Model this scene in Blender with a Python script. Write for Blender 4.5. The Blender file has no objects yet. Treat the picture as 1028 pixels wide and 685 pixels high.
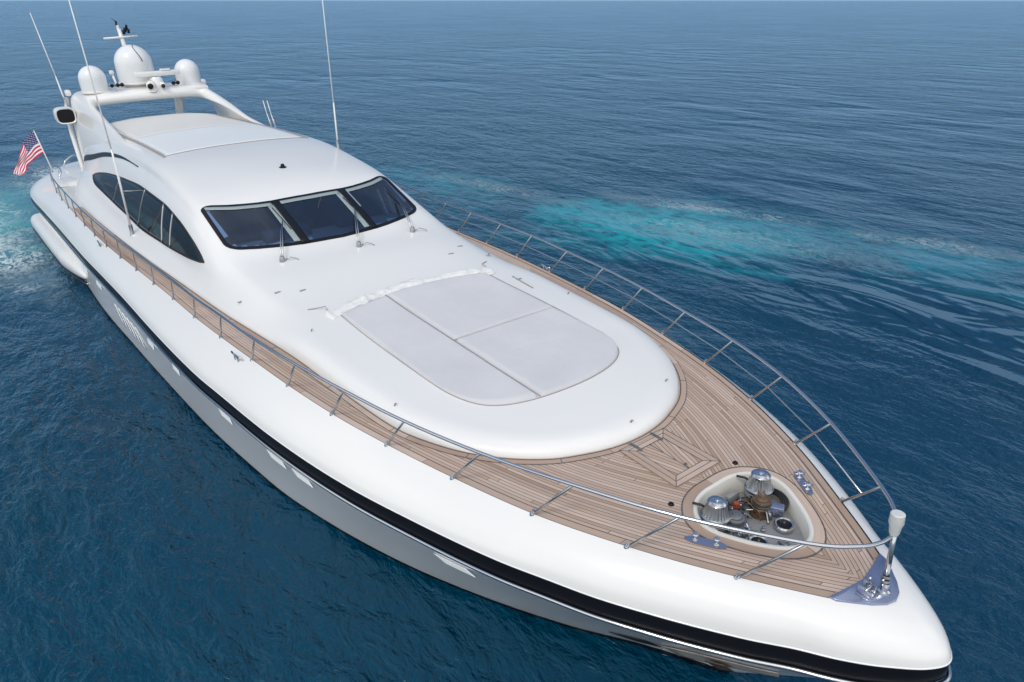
import bpy, bmesh, math, random
from mathutils import Vector, Matrix, noise
from mathutils.bvhtree import BVHTree
random.seed(7)
D = bpy.data
scene = bpy.context.scene
COL = scene.collection
R = math.radians

# ------------------------------------------------------------------ camera
SC = 0.83
cam_d = D.cameras.new("camera")
cam = D.objects.new("camera", cam_d)
COL.objects.link(cam)
yaw, pitch = 2.49234, 0.447136
fwd = Vector((math.cos(yaw)*math.cos(pitch), math.sin(yaw)*math.cos(pitch), -math.sin(pitch)))
cam.location = (2.9946*SC, -6.1828*SC, 7.8901*SC)
cam.rotation_euler = fwd.to_track_quat('-Z', 'Y').to_euler()
cam_d.sensor_width = 36
cam_d.lens = 713.1/1028*36
cam_d.clip_start = 0.1
cam_d.clip_end = 30000
scene.camera = cam

# ------------------------------------------------------------------ light
SUN_EL, SUN_AZ = 50, -62          # azimuth measured from +x towards +y
world = D.worlds.new("World")
scene.world = world
world.use_nodes = True
wn = world.node_tree.nodes; wl = world.node_tree.links
bg = wn['Background']
sky = wn.new('ShaderNodeTexSky')
sky.sky_type = 'NISHITA'
sky.sun_disc = False
sky.sun_elevation = R(SUN_EL)
sky.sun_rotation = R(90-SUN_AZ)
sky.dust_density = 0.3
sky.air_density = 1.0
sky.ozone_density = 1.0
# thin broken high cloud over the blue
tcw = wn.new('ShaderNodeTexCoord'); sepw = wn.new('ShaderNodeSeparateXYZ'); wl.new(tcw.outputs['Generated'], sepw.inputs[0])
zz = wn.new('ShaderNodeMath'); zz.operation = 'ADD'; wl.new(sepw.outputs[2], zz.inputs[0]); zz.inputs[1].default_value = 0.18
zm = wn.new('ShaderNodeMath'); zm.operation = 'MAXIMUM'; wl.new(zz.outputs[0], zm.inputs[0]); zm.inputs[1].default_value = 0.05
dv = wn.new('ShaderNodeVectorMath'); dv.operation = 'SCALE'; iv = wn.new('ShaderNodeMath'); iv.operation = 'DIVIDE'; iv.inputs[0].default_value = 1.0
wl.new(zm.outputs[0], iv.inputs[1]); wl.new(tcw.outputs['Generated'], dv.inputs[0]); wl.new(iv.outputs[0], dv.inputs['Scale'])
cn = wn.new('ShaderNodeTexNoise'); cn.inputs['Scale'].default_value = 1.3; cn.inputs['Detail'].default_value = 7; cn.inputs['Roughness'].default_value = .55; cn.inputs['Distortion'].default_value = .4
wl.new(dv.outputs[0], cn.inputs['Vector'])
cr_ = wn.new('ShaderNodeMapRange'); cr_.interpolation_type = 'SMOOTHSTEP'; wl.new(cn.outputs['Fac'], cr_.inputs[0])
cr_.inputs[1].default_value = .42; cr_.inputs[2].default_value = .62; cr_.inputs[3].default_value = .12; cr_.inputs[4].default_value = .95
# cloud added behind the viewer, unseen, to brighten the hull; thinner ahead
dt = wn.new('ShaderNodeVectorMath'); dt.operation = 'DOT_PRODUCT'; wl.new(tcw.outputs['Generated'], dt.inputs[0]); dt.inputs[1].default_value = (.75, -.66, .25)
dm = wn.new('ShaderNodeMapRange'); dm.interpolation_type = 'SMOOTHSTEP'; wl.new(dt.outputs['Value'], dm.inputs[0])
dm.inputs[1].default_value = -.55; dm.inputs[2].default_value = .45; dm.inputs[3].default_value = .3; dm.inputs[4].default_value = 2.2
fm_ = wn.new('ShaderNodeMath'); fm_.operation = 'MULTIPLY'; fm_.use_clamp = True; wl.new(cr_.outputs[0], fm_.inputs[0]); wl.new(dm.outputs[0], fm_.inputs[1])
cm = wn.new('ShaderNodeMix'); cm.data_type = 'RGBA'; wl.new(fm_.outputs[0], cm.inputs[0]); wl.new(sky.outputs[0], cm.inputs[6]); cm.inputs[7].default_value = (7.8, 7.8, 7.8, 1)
# blue-grey band added low in the sky ahead, tints what the sea reflects
lowf = wn.new('ShaderNodeMapRange'); lowf.interpolation_type = 'SMOOTHSTEP'; wl.new(sepw.outputs[2], lowf.inputs[0])
lowf.inputs[1].default_value = .30; lowf.inputs[2].default_value = .80; lowf.inputs[3].default_value = 1.0; lowf.inputs[4].default_value = 0.0
cb = wn.new('ShaderNodeMix'); cb.data_type = 'RGBA'; bk = wn.new('ShaderNodeMapRange'); bk.interpolation_type = 'SMOOTHSTEP'; wl.new(dt.outputs['Value'], bk.inputs[0])
bk.inputs[1].default_value = -.45; bk.inputs[2].default_value = .25; bk.inputs[3].default_value = 1.0; bk.inputs[4].default_value = 0.0
lb = wn.new('ShaderNodeMath'); lb.operation = 'MULTIPLY'; wl.new(lowf.outputs[0], lb.inputs[0]); wl.new(bk.outputs[0], lb.inputs[1])
bz = wn.new('ShaderNodeMath'); bz.operation = 'LESS_THAN'; wl.new(sepw.outputs[2], bz.inputs[0]); bz.inputs[1].default_value = 0.03
mxx = wn.new('ShaderNodeMath'); mxx.operation = 'MAXIMUM'; wl.new(lb.outputs[0], mxx.inputs[0]); wl.new(bz.outputs[0], mxx.inputs[1])
wl.new(mxx.outputs[0], cb.inputs[0]); wl.new(cm.outputs[2], cb.inputs[6]); low_tint = wn.new('ShaderNodeValToRGB'); wl.new(sepw.outputs[2], low_tint.inputs[0])
while len(low_tint.color_ramp.elements) < 4: low_tint.color_ramp.elements.new(.5)
for e_, (p_, c_) in zip(low_tint.color_ramp.elements, ((0.0, (.170, .285, .42)), (.09, (.100, .195, .32)), (.30, (.034, .092, .19)), (.65, (.030, .085, .19)))):
    e_.position = p_; e_.color = (*c_, 1)
bs = wn.new('ShaderNodeVectorMath'); bs.operation = 'SCALE'; wl.new(low_tint.outputs[0], bs.inputs[0]); bs.inputs['Scale'].default_value = 9.8
wl.new(bs.outputs[0], cb.inputs[7])
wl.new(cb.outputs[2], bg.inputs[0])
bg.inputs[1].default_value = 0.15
sun_d = D.lights.new("sun", 'SUN')
sun = D.objects.new("sun", sun_d)
COL.objects.link(sun)
sun_d.energy = 1.0
sun_d.angle = R(12)
sun_d.color = (1, 0.965, 0.90)
sd = Vector((math.cos(R(SUN_AZ))*math.cos(R(SUN_EL)), math.sin(R(SUN_AZ))*math.cos(R(SUN_EL)), math.sin(R(SUN_EL))))
sun.rotation_euler = sd.to_track_quat('Z', 'Y').to_euler()
scene.view_settings.view_transform = 'Standard'
scene.view_settings.look = 'None'
scene.view_settings.exposure = 0.14
scene.view_settings.gamma = 1.0

# ------------------------------------------------------------------ materials
class NT:
    def __init__(s, name):
        s.m = D.materials.new(name); s.m.use_nodes = True
        s.t = s.m.node_tree; s.b = s.t.nodes['Principled BSDF']
    def n(s, kind, **kw):
        nd = s.t.nodes.new('ShaderNode'+kind)
        for k, v in kw.items():
            if k in nd.inputs: nd.inputs[k].default_value = v
            else: setattr(nd, k, v)
        return nd
    def l(s, a, b): s.t.links.new(a, b)
    def math(s, op, a, b=None, c=None, clamp=False):
        nd = s.t.nodes.new('ShaderNodeMath'); nd.operation = op; nd.use_clamp = clamp
        for i, v in enumerate((a, b, c)):
            if v is None: continue
            if isinstance(v, (int, float)): nd.inputs[i].default_value = v
            else: s.l(v, nd.inputs[i])
        return nd.outputs[0]
    def mix(s, f, a, b):
        nd = s.t.nodes.new('ShaderNodeMix'); nd.data_type = 'RGBA'
        for k, v in ((0, f), (6, a), (7, b)):
            if isinstance(v, (int, float)): nd.inputs[k].default_value = v
            elif isinstance(v, tuple): nd.inputs[k].default_value = (*v, 1)
            else: s.l(v, nd.inputs[k])
        return nd.outputs[2]
    def ramp(s, f, stops):
        nd = s.t.nodes.new('ShaderNodeValToRGB'); cr = nd.color_ramp
        while len(cr.elements) < len(stops): cr.elements.new(0.5)
        for e, (p, c) in zip(cr.elements, stops):
            e.position = p; e.color = (*c, 1) if isinstance(c, tuple) else (c, c, c, 1)
        s.l(f, nd.inputs[0]); return nd.outputs[0]
    def noise(s, scale, detail=3, rough=0.5, vec=None, dist=0.0):
        nd = s.n('TexNoise', Scale=scale, Detail=detail, Roughness=rough, Distortion=dist)
        if vec is not None: s.l(vec, nd.inputs['Vector'])
        return nd.outputs['Fac']
    def objco(s, scale=None, rot=None):
        tc = s.t.nodes.new('ShaderNodeTexCoord').outputs['Object']
        if scale is None: return tc
        mp = s.t.nodes.new('ShaderNodeMapping'); mp.inputs['Scale'].default_value = scale
        if rot: mp.inputs['Rotation'].default_value = rot
        s.l(tc, mp.inputs[0]); return mp.outputs[0]

def simple(name, col, rough=0.4, metal=0.0, var=0.06, scale=3.0, bump=0.0, coat=0.0, bscale=40):
    t = NT(name)
    oc = t.objco()
    f = t.noise(scale, 4, 0.6, oc)
    a = tuple(c*(1-var) for c in col); b = tuple(min(1, c*(1+var)) for c in col)
    t.l(t.mix(f, a, b), t.b.inputs['Base Color'])
    t.b.inputs['Roughness'].default_value = rough
    t.b.inputs['Metallic'].default_value = metal
    t.b.inputs['Coat Weight'].default_value = coat
    t.b.inputs['Coat Roughness'].default_value = 0.08
    if bump:
        bn = t.n('Bump', Strength=0.5, Distance=bump)
        t.l(t.noise(bscale, 3, 0.6, oc), bn.inputs['Height']); t.l(bn.outputs[0], t.b.inputs['Normal'])
    return t.m

def gelcoat(name, col, rough=0.28):
    t = NT(name)
    oc = t.objco()
    f = t.noise(0.5, 2, 0.5, oc)
    g = t.noise(1.2, 1, 0.5, oc)
    t.l(t.mix(f, tuple(x*0.97 for x in col), tuple(min(.88, x*1.02) for x in col)), t.b.inputs['Base Color'])
    t.b.inputs['Roughness'].default_value = rough
    t.b.inputs['Coat Weight'].default_value = 0.5
    t.b.inputs['Coat Roughness'].default_value = 0.06
    return t.m

M = {}
M['white'] = gelcoat('white_gelcoat', (0.82, 0.805, 0.775))
M['hull_white'] = gelcoat('hull_gelcoat', (0.88, 0.88, 0.87), 0.2)
M['offwhite'] = gelcoat('cream_gelcoat', (0.70, 0.68, 0.63), 0.4)
M['beige_roof'] = gelcoat('roof_gelcoat', (0.70, 0.685, 0.65), 0.55)
M['dome'] = gelcoat('dome_plastic', (0.78, 0.79, 0.79), 0.35)
M['black'] = simple('black_paint', (0.006, 0.006, 0.009), 0.35)
M['black'].node_tree.nodes['Principled BSDF'].inputs['Specular IOR Level'].default_value = 0.25
M['rubber'] = simple('black_rubber', (0.015, 0.015, 0.018), 0.5)
M['chrome'] = simple('polished_steel', (0.60, 0.60, 0.61), 0.12, 1.0, 0.04)
M['steel'] = simple('brushed_steel', (0.42, 0.425, 0.43), 0.3, 1.0, 0.1, bump=0.001)
M['dark_steel'] = simple('worn_steel', (0.28, 0.28, 0.29), 0.4, 0.9, 0.35, 14, bump=0.004)
M['bronze'] = simple('aged_bronze', (0.22, 0.15, 0.10), 0.45, 0.8, 0.6, 22, bump=0.004)
M['brassred'] = simple('red_valve', (0.35, 0.07, 0.03), 0.5, 0.2, 0.3, 20)
M['plate'] = simple('bow_plate_steel', (0.34, 0.38, 0.52), 0.22, 0.85, 0.08, 5, bump=0.001)
M['grey_paint'] = simple('well_floor_paint', (0.24, 0.245, 0.25), 0.5, 0, 0.25, 6, bump=0.002)
M['seam'] = simple('dark_seam', (0.10, 0.10, 0.11), 0.7)
M['groove'] = simple('roof_groove', (0.33, 0.31, 0.30), 0.6)
M['clearcover'] = simple('staff_cover_cloth', (0.62, 0.62, 0.60), 0.45, 0, 0.15, 30, bump=0.006)
M['anchor'] = simple('galvanised_anchor', (0.46, 0.41, 0.36), 0.5, 0.3, 0.3, 8, bump=0.004)
M['wood_rail'] = simple('weathered_capping', (0.33, 0.26, 0.23), 0.55, 0, 0.2, 8)
M['sunband'] = simple('glass_border_film', (0.30, 0.36, 0.36), 0.35)

def cushion():
    t = NT('sunpad_fabric')
    oc = t.objco()
    w = t.noise(1.3, 5, 0.6, oc); g = t.noise(60, 3, 0.6, oc)
    t.l(t.ramp(w, [(0.3, (0.56, 0.555, 0.57)), (0.7, (0.62, 0.615, 0.625))]), t.b.inputs['Base Color'])
    t.b.inputs['Roughness'].default_value = 0.85
    t.b.inputs['Sheen Weight'].default_value = 0.2
    h = t.math('ADD', t.math('MULTIPLY', w, 0.9), t.math('MULTIPLY', g, 0.08))
    bn = t.n('Bump', Strength=0.5, Distance=0.04)
    t.l(h, bn.inputs['Height']); t.l(bn.outputs[0], t.b.inputs['Normal'])
    return t.m
M['cushion'] = cushion()

def glass(name, col, rough=0.04):
    t = NT(name)
    oc = t.objco()
    f = t.noise(0.9, 3, 0.5, oc)
    t.l(t.mix(f, tuple(c*0.5 for c in col), tuple(c*1.5 for c in col)), t.b.inputs['Base Color'])
    t.b.inputs['Roughness'].default_value = rough
    t.b.inputs['IOR'].default_value = 1.52
    t.b.inputs['Coat Weight'].default_value = 0.6
    t.b.inputs['Coat Roughness'].default_value = 0.02
    bn = t.n('Bump', Strength=0.15, Distance=0.02)
    t.l(t.noise(1.4, 1, 0.4, oc), bn.inputs['Height']); t.l(bn.outputs[0], t.b.inputs['Normal'])
    return t.m
M['glass'] = glass('tinted_windscreen', (0.022, 0.040, 0.075))
M['glass_side'] = glass('dark_side_glass', (0.006, 0.008, 0.010), .08)
b_ = M['glass_side'].node_tree.nodes['Principled BSDF']; b_.inputs['Coat Weight'].default_value = 0; b_.inputs['Specular IOR Level'].default_value = .14
b_ = M['glass'].node_tree.nodes['Principled BSDF']; b_.inputs['Coat Weight'].default_value = .3; b_.inputs['Specular IOR Level'].default_value = .6

def teak(name, plank=0.041, dirfac=1.0, butt=True):
    # UV: u = metres along the boat, v = metres in from the gunwale
    t = NT(name)
    uv = t.t.nodes.new('ShaderNodeUVMap').outputs[0]
    sp = t.t.nodes.new('ShaderNodeSeparateXYZ'); t.l(uv, sp.inputs[0])
    u, v = sp.outputs[0], sp.outputs[1]
    row = t.math('DIVIDE', v, plank)
    fr = t.math('FRACT', row); idx = t.math('FLOOR', row)
    line = t.math('LESS_THAN', fr, 0.13)
    wn_ = t.t.nodes.new('ShaderNodeTexWhiteNoise'); wn_.noise_dimensions = '1D'; t.l(idx, wn_.inputs['W'])
    uo = t.math('ADD', t.math('DIVIDE', u, 2.3), t.math('MULTIPLY', wn_.outputs[0], 7.3))
    cell = t.math('FLOOR', uo)
    cmb = t.t.nodes.new('ShaderNodeCombineXYZ'); t.l(idx, cmb.inputs[0]); t.l(cell, cmb.inputs[1])
    wc = t.t.nodes.new('ShaderNodeTexWhiteNoise'); wc.noise_dimensions = '2D'; t.l(cmb.outputs[0], wc.inputs['Vector'])
    bl = t.math('LESS_THAN', t.math('FRACT', uo), 0.0025)
    line = t.math('MAXIMUM', line, bl)
    mp = t.t.nodes.new('ShaderNodeMapping'); mp.inputs['Scale'].default_value = (3, 90, 1); t.l(uv, mp.inputs[0])
    grain = t.noise(1.0, 4, 0.6, mp.outputs[0])
    base = t.ramp(wc.outputs[0], [(0, (0.37, 0.25, 0.175)), (0.45, (0.51, 0.37, 0.28)), (1, (0.62, 0.48, 0.39))])
    st = t.noise(0.9, 5, 0.7, t.objco())
    base = t.mix(t.math('MULTIPLY', t.ramp(grain, [(0.35, 0.0), (0.7, 1.0)]), 0.35), base, (0.30, 0.22, 0.18))
    base = t.mix(t.math('MULTIPLY', t.ramp(st, [(0.4, 0.0), (0.7, 1.0)]), 0.5), base, (0.44, 0.36, 0.32))
    c = t.mix(line, base, (0.075, 0.055, 0.05))
    t.l(c, t.b.inputs['Base Color'])
    t.b.inputs['Roughness'].default_value = 0.65
    bn = t.n('Bump', Strength=0.6, Distance=0.003)
    t.l(t.math('SUBTRACT', t.math('MULTIPLY', grain, 0.4), line), bn.inputs['Height']); t.l(bn.outputs[0], t.b.inputs['Normal'])
    return t.m
M['teak'] = teak('teak_planking')
M['teak_margin'] = teak('teak_margin_plank', plank=0.5)
M['teak_hatch'] = teak('teak_hatch_planks', plank=0.05)

# ------------------------------------------------------------------ helpers
def link(name, me, mat, parent=None, smooth=True, mats=None):
    o = D.objects.new(name, me); COL.objects.link(o)
    for m_ in (mats or [mat]): me.materials.append(m_)
    if smooth:
        for p in me.polygons: p.use_smooth = True
    if parent is not None: o.parent = parent
    return o

def from_bm(name, bm, mat, parent=None, smooth=True, mats=None, recalc=True):
    if recalc: bmesh.ops.recalc_face_normals(bm, faces=bm.faces)
    me = D.meshes.new(name); bm.to_mesh(me); bm.free()
    return link(name, me, mat, parent, smooth, mats)

def sharp(o, ang=35):
    me = o.data
    bm = bmesh.new(); bm.from_mesh(me)
    for e in bm.edges:
        if len(e.link_faces) == 2 and e.calc_face_angle(0) > R(ang): e.smooth = False
    bm.to_mesh(me); bm.free()
    return o

def catmull(P, n, closed=False):
    P = [Vector(p) for p in P]; out = []
    N = len(P); segs = N if closed else N-1
    for i in range(segs):
        p1, p2 = P[i], P[(i+1) % N]
        p0 = P[i-1] if (closed or i > 0) else p1*2-p2
        p3 = P[(i+2) % N] if (closed or i+2 < N) else p2*2-p1
        for k in range(n):
            t = k/n
            out.append(0.5*((2*p1)+(p2-p0)*t+(2*p0-5*p1+4*p2-p3)*t*t+(3*p1-p0-3*p2+p3)*t**3))
    if not closed: out.append(P[-1])
    return out

def tube_bm(bm, pts, r, seg=10, caps=True, closed=False):
    pts = [Vector(p) for p in pts]; n = len(pts)
    rs = r if isinstance(r, (list, tuple)) else [r]*n
    rings = []; up = None
    for i, p in enumerate(pts):
        a = pts[i-1] if (i > 0 or closed) else pts[i]
        b = pts[(i+1) % n] if (i < n-1 or closed) else pts[i]
        t = (b-a).normalized()
        if up is None:
            up = Vector((0, 0, 1)) if abs(t.z) < 0.9 else Vector((1, 0, 0))
        s = t.cross(up).normalized(); up = s.cross(t).normalized()
        rings.append([bm.verts.new(p+rs[i]*(math.cos(2*math.pi*k/seg)*s+math.sin(2*math.pi*k/seg)*up)) for k in range(seg)])
    m = n if closed else n-1
    for i in range(m):
        A, B = rings[i], rings[(i+1) % n]
        for k in range(seg): bm.faces.new((A[k], A[(k+1) % seg], B[(k+1) % seg], B[k]))
    if caps and not closed:
        bm.faces.new(rings[0][::-1]); bm.faces.new(rings[-1])
    return bm

def tube(name, pts, r, mat, parent=None, seg=10, closed=False):
    return from_bm(name, tube_bm(bmesh.new(), pts, r, seg, closed=closed), mat, parent)

def lathe_bm(bm, prof, c=(0, 0, 0), seg=28, axis=None):
    c = Vector(c)
    rot = Vector(axis).to_track_quat('Z', 'Y').to_matrix() if axis is not None else Matrix.Identity(3)
    rings = []
    for r, z in prof:
        if r < 1e-5: rings.append([bm.verts.new(c+rot@Vector((0, 0, z)))])
        else: rings.append([bm.verts.new(c+rot@Vector((r*math.cos(2*math.pi*k/seg), r*math.sin(2*math.pi*k/seg), z))) for k in range(seg)])
    for A, B in zip(rings, rings[1:]):
        for k in range(seg):
            k2 = (k+1) % seg
            vs = []
            for v in ((A[k % len(A)]), (A[k2 % len(A)]), (B[k2 % len(B)]), (B[k % len(B)])):
                if v not in vs: vs.append(v)
            if len(vs) > 2: bm.faces.new(vs)
    return bm
def lathe(name, prof, mat, parent=None, c=(0, 0, 0), seg=28, axis=None):
    return sharp(from_bm(name, lathe_bm(bmesh.new(), prof, c, seg, axis), mat, parent))

def box_bm(bm, c, s, rot=None, bevel=0.0):
    r = bmesh.ops.create_cube(bm, size=1.0)
    vs = r['verts']
    bmesh.ops.scale(bm, vec=s, verts=vs)
    if bevel:
        es = list({e for v in vs for e in v.link_edges})
        rb = bmesh.ops.bevel(bm, geom=es, offset=bevel, segments=2, affect='EDGES', profile=0.5)
        vs = list({v for f in rb['faces'] for v in f.verts} | {v for v in vs if v.is_valid})
    if rot is not None: bmesh.ops.rotate(bm, cent=(0, 0, 0), matrix=rot, verts=vs)
    bmesh.ops.translate(bm, vec=c, verts=vs)
    return bm
def box(name, c, s, mat, parent=None, rot=None, bevel=0.01):
    return sharp(from_bm(name, box_bm(bmesh.new(), c, s, rot, bevel), mat, parent))

def prism(name, poly, z0, z1, mat, parent=None, bevel=0.0, zf=None):
    """vertical prism over a plan polygon; z values may follow zf(x, y)"""
    bm = bmesh.new()
    f = zf or (lambda x, y: 0)
    lo = [bm.verts.new((x, y, z0+f(x, y))) for x, y in poly]
    hi = [bm.verts.new((x, y, z1+f(x, y))) for x, y in poly]
    n = len(poly)
    top = bm.faces.new(hi); bm.faces.new(lo[::-1])
    for i in range(n): bm.faces.new((lo[i], lo[(i+1) % n], hi[(i+1) % n], hi[i]))
    if bevel:
        bmesh.ops.bevel(bm, geom=list(top.edges), offset=bevel, segments=3, affect='EDGES', profile=0.5)
    return sharp(from_bm(name, bm, mat, parent))

def grid_mesh(name, rows, mat, parent=None, uvs=None, close_cols=False, smooth=True, flip=False):
    nr, nc = len(rows), len(rows[0])
    verts = [tuple(p) for r in rows for p in r]
    faces = []
    for i in range(nr-1):
        for j in range(nc if close_cols else nc-1):
            j2 = (j+1) % nc
            f = (i*nc+j, i*nc+j2, (i+1)*nc+j2, (i+1)*nc+j)
            faces.append(f[::-1] if flip else f)
    me = D.meshes.new(name); me.from_pydata(verts, [], faces)
    if uvs:
        ul = me.uv_layers.new(name='UVMap')
        flat = [u for r in uvs for u in r]
        for lp in me.loops: ul.data[lp.index].uv = flat[lp.vertex_index]
    return link(name, me, mat, parent, smooth)

def interp(x, tab, k):
    """piecewise linear in column k over ascending first column"""
    if x <= tab[0][0]: return tab[0][k]
    for a, b in zip(tab, tab[1:]):
        if x <= b[0]:
            t = (x-a[0])/(b[0]-a[0]); return a[k]+(b[k]-a[k])*t
    return tab[-1][k]
def smooth_interp(x, tab, k):
    if x <= tab[0][0]: return tab[0][k]
    if x >= tab[-1][0]: return tab[-1][k]
    n = len(tab)
    for i in range(n-1):
        if x <= tab[i+1][0]:
            x0, x1 = tab[i][0], tab[i+1][0]; y0, y1 = tab[i][k], tab[i+1][k]
            d = (y1-y0)/(x1-x0)
            def slope(j):
                if j <= 0 or j >= n-1: return d
                a = (tab[j][k]-tab[j-1][k])/(tab[j][0]-tab[j-1][0]); b = (tab[j+1][k]-tab[j][k])/(tab[j+1][0]-tab[j][0])
                return 0 if a*b <= 0 else 2*a*b/(a+b)
            m0, m1 = slope(i), slope(i+1); h = x1-x0; t = (x-x0)/h
            return (2*t**3-3*t**2+1)*y0+(t**3-2*t**2+t)*h*m0+(-2*t**3+3*t**2)*y1+(t**3-t**2)*h*m1

# ------------------------------------------------------------------ the yacht's frame of reference (x forward, y to port, z up; heels 1.2 degrees)
HEEL = 0.021443
yacht = D.objects.new('motor_yacht', None); COL.objects.link(yacht)
yacht.rotation_euler = (HEEL, 0, 0)
yacht['label'] = 'long white motor yacht with a black stripe along its hull and teak foredeck'
yacht['category'] = 'yacht'

# ------------------------------------------------------------------ hull lines: (x, y, z) from stern to bow, port side
L0 = [(-25.0, 2.6, 1.74), (-24.2, 2.95, 1.76), (-23.4, 3.12, 1.77), (-22, 3.26, 1.80), (-20, 3.33, 1.83), (-18, 3.31, 1.86), (-16, 3.26, 1.89), (-14, 3.17, 1.92),
      (-12, 3.03, 1.97), (-9.93, 2.90, 2.03), (-8.81, 2.85, 2.07), (-7.71, 2.77, 2.11), (-6.63, 2.67, 2.14), (-5.59, 2.56, 2.16), (-4.56, 2.42, 2.18),
      (-3.57, 2.22, 2.19), (-2.61, 1.98, 2.20), (-1.68, 1.68, 2.19), (-0.82, 1.29, 2.18), (0, 0.81, 2.16), (0.4, 0.55, 2.155), (0.64, 0.38, 2.15), (0.82, 0.22, 2.145), (0.92, 0, 2.14)]
L3 = [(-25.45, 2.75, 1.2), (-25.2, 3.3, 1.2), (-24.6, 3.74, 1.2), (-23.5, 3.82, 1.22), (-21, 3.74, 1.28), (-18.8, 3.66, 1.33), (-15.3, 3.56, 1.44), (-13.9, 3.5, 1.49), (-11.8, 3.41, 1.55),
      (-10.1, 3.35, 1.58), (-8.7, 3.29, 1.62), (-7.6, 3.22, 1.65), (-6.8, 3.14, 1.68), (-5.5, 3.0, 1.72), (-4.5, 2.84, 1.74), (-3.66, 2.67, 1.77),
      (-2.65, 2.39, 1.80), (-1.72, 2.07, 1.81), (-1.25, 1.86, 1.81), (-0.8, 1.65, 1.81), (-0.42, 1.43, 1.805), (-0.07, 1.21, 1.80),
      (0.26, 0.99, 1.80), (0.6, 0.745, 1.81), (0.83, 0.61, 1.825), (1.03, 0.47, 1.84), (1.19, 0.34, 1.86), (1.32, 0.215, 1.875), (1.40, 0.10, 1.885), (1.43, 0, 1.89)]
WL = [(-25.0, 2.9), (-24.0, 3.4), (-20, 3.52), (-16, 3.49), (-12.9, 3.33), (-10.45, 3.16), (-8.64, 3.01), (-7.29, 2.84), (-6.36, 2.70), (-5.3, 2.44), (-4.02, 2.02), (-3.02, 1.58),
      (-2.02, 1.04), (-1.22, 0.51), (-0.67, 0.2), (-0.40, 0)]
def tabN(T):
    xt = T[-1][0]
    return sorted([(-math.sqrt(max(0, xt-p[0])), *p[1:]) for p in T]), xt
def at_x(T, x, k):
    tb, xt = tabN(T)
    return smooth_interp(-math.sqrt(max(0, xt-x)), tb, k)
NS = 220
def svals(): return [i/(NS-1) for i in range(NS)]
def line_pts(T, dims=3):
    tb, xt = tabN(T); w0 = tb[0][0]; out = []
    for s in svals():
        w = w0*(1-s)
        out.append(Vector((xt-w*w, smooth_interp(w, tb, 1), smooth_interp(w, tb, 2) if dims == 3 else 0)))
    return out
P0 = line_pts(L0); P3 = line_pts(L3); PW = line_pts(WL, 2)
rows_top = []     # white band between the deck edge and the stripe
KB = 12
for i, s in enumerate(svals()):
    a, b = P0[i], P3[i]
    x = b.x
    fl = max(0, min(1, (x+2.5)/3.0)); fl = fl*fl*(3-2*fl)          # flatter crown towards the bow
    c1 = a.lerp(b, 0.34); c1.z = a.z-(a.z-b.z)*(0.24*(1-fl)+0.10*fl)
    c2 = a.lerp(b, 0.92); c2.z = a.z-(a.z-b.z)*(0.62*(1-fl)+0.32*fl)
    row = []
    for k in range(KB+1):
        t = k/KB
        row.append(a*(1-t)**3+3*c1*t*(1-t)**2+3*c2*t*t*(1-t)+b*t**3)
    rows_top.append(row)
def both(rows, name, mat, parent, flip=False):
    """mirror a set of rows (port side) into one closed surface that wraps round the bow"""
    full = [list(r) for r in rows]+[[Vector((p.x, -p.y, p.z)) for p in r] for r in rows[::-1][1:]]
    return grid_mesh(name, full, mat, parent, flip=flip)
hull = both(rows_top, 'hull', M['white'], yacht)
# stripe, moulding, lower hull
def offs(P, dy, dz, dx=0.0):
    out = []
    for i, p in enumerate(P):
        q = P[min(i+1, len(P)-1)]; r = P[max(i-1, 0)]
        t = (q-r); n = Vector((t.y, -t.x, 0))
        if i == len(P)-1: n = Vector((1, 0, 0))
        n = Vector((-t.y, t.x, 0)) if i < len(P)-1 else Vector((1, 0, 0))
        if n.length > 0: n.normalize()
        if n.y < 0 and n.x < 0: n = -n
        out.append(Vector((p.x+n.x*dy, p.y+n.y*dy, p.z+dz)))
    out[-1].y = 0
    return out
def sdz(x):   # height of the black stripe
    return interp(x, [(-25, 0.15), (-10, 0.19), (1, 0.195), (1.5, 0.16)], 1)
S1 = [Vector((p.x, p.y, p.z)) for p in P3]
lip = offs(P3, 0.007, -0.004)
low = offs(P3, 0.004, -0.0)
for p in low: p.z -= sdz(p.x)
rows = [[P3[i], lip[i], lip[i]-Vector((0, 0, .008)), offs(P3, -0.004, -0.034)[i] if False else Vector((P3[i].x, P3[i].y, P3[i].z-.014))] for i in range(NS)]
both(rows, 'rub_rail', M['hull_white'], yacht)
rows = [[Vector((P3[i].x, P3[i].y-0.0, P3[i].z-.014)), low[i]] for i in range(NS)]
both(rows, 'black_stripe', M['black'], yacht)
ch = offs(low, 0.022, -0.018)
full = ch+[Vector((p.x, -p.y, p.z)) for p in ch[::-1][1:]]
tube('chrome_moulding', full, 0.020, M['chrome'], yacht, seg=8)
rows = [[low[i], low[i]-Vector((0, 0, .03)), offs(low, -0.04, -0.045)[i] if False else low[i]-Vector((0, 0, .05))] for i in range(NS)]
gr = offs(low, -0.03, -0.03)
g2 = offs(low, -0.03, -0.06)
both([[low[i], gr[i], g2[i]] for i in range(NS)], 'recess_line', M['black'], yacht)
def wz(y): return y*0.0       # world waterline is z=0; in the yacht's frame nearly so
rows_low = []
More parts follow.
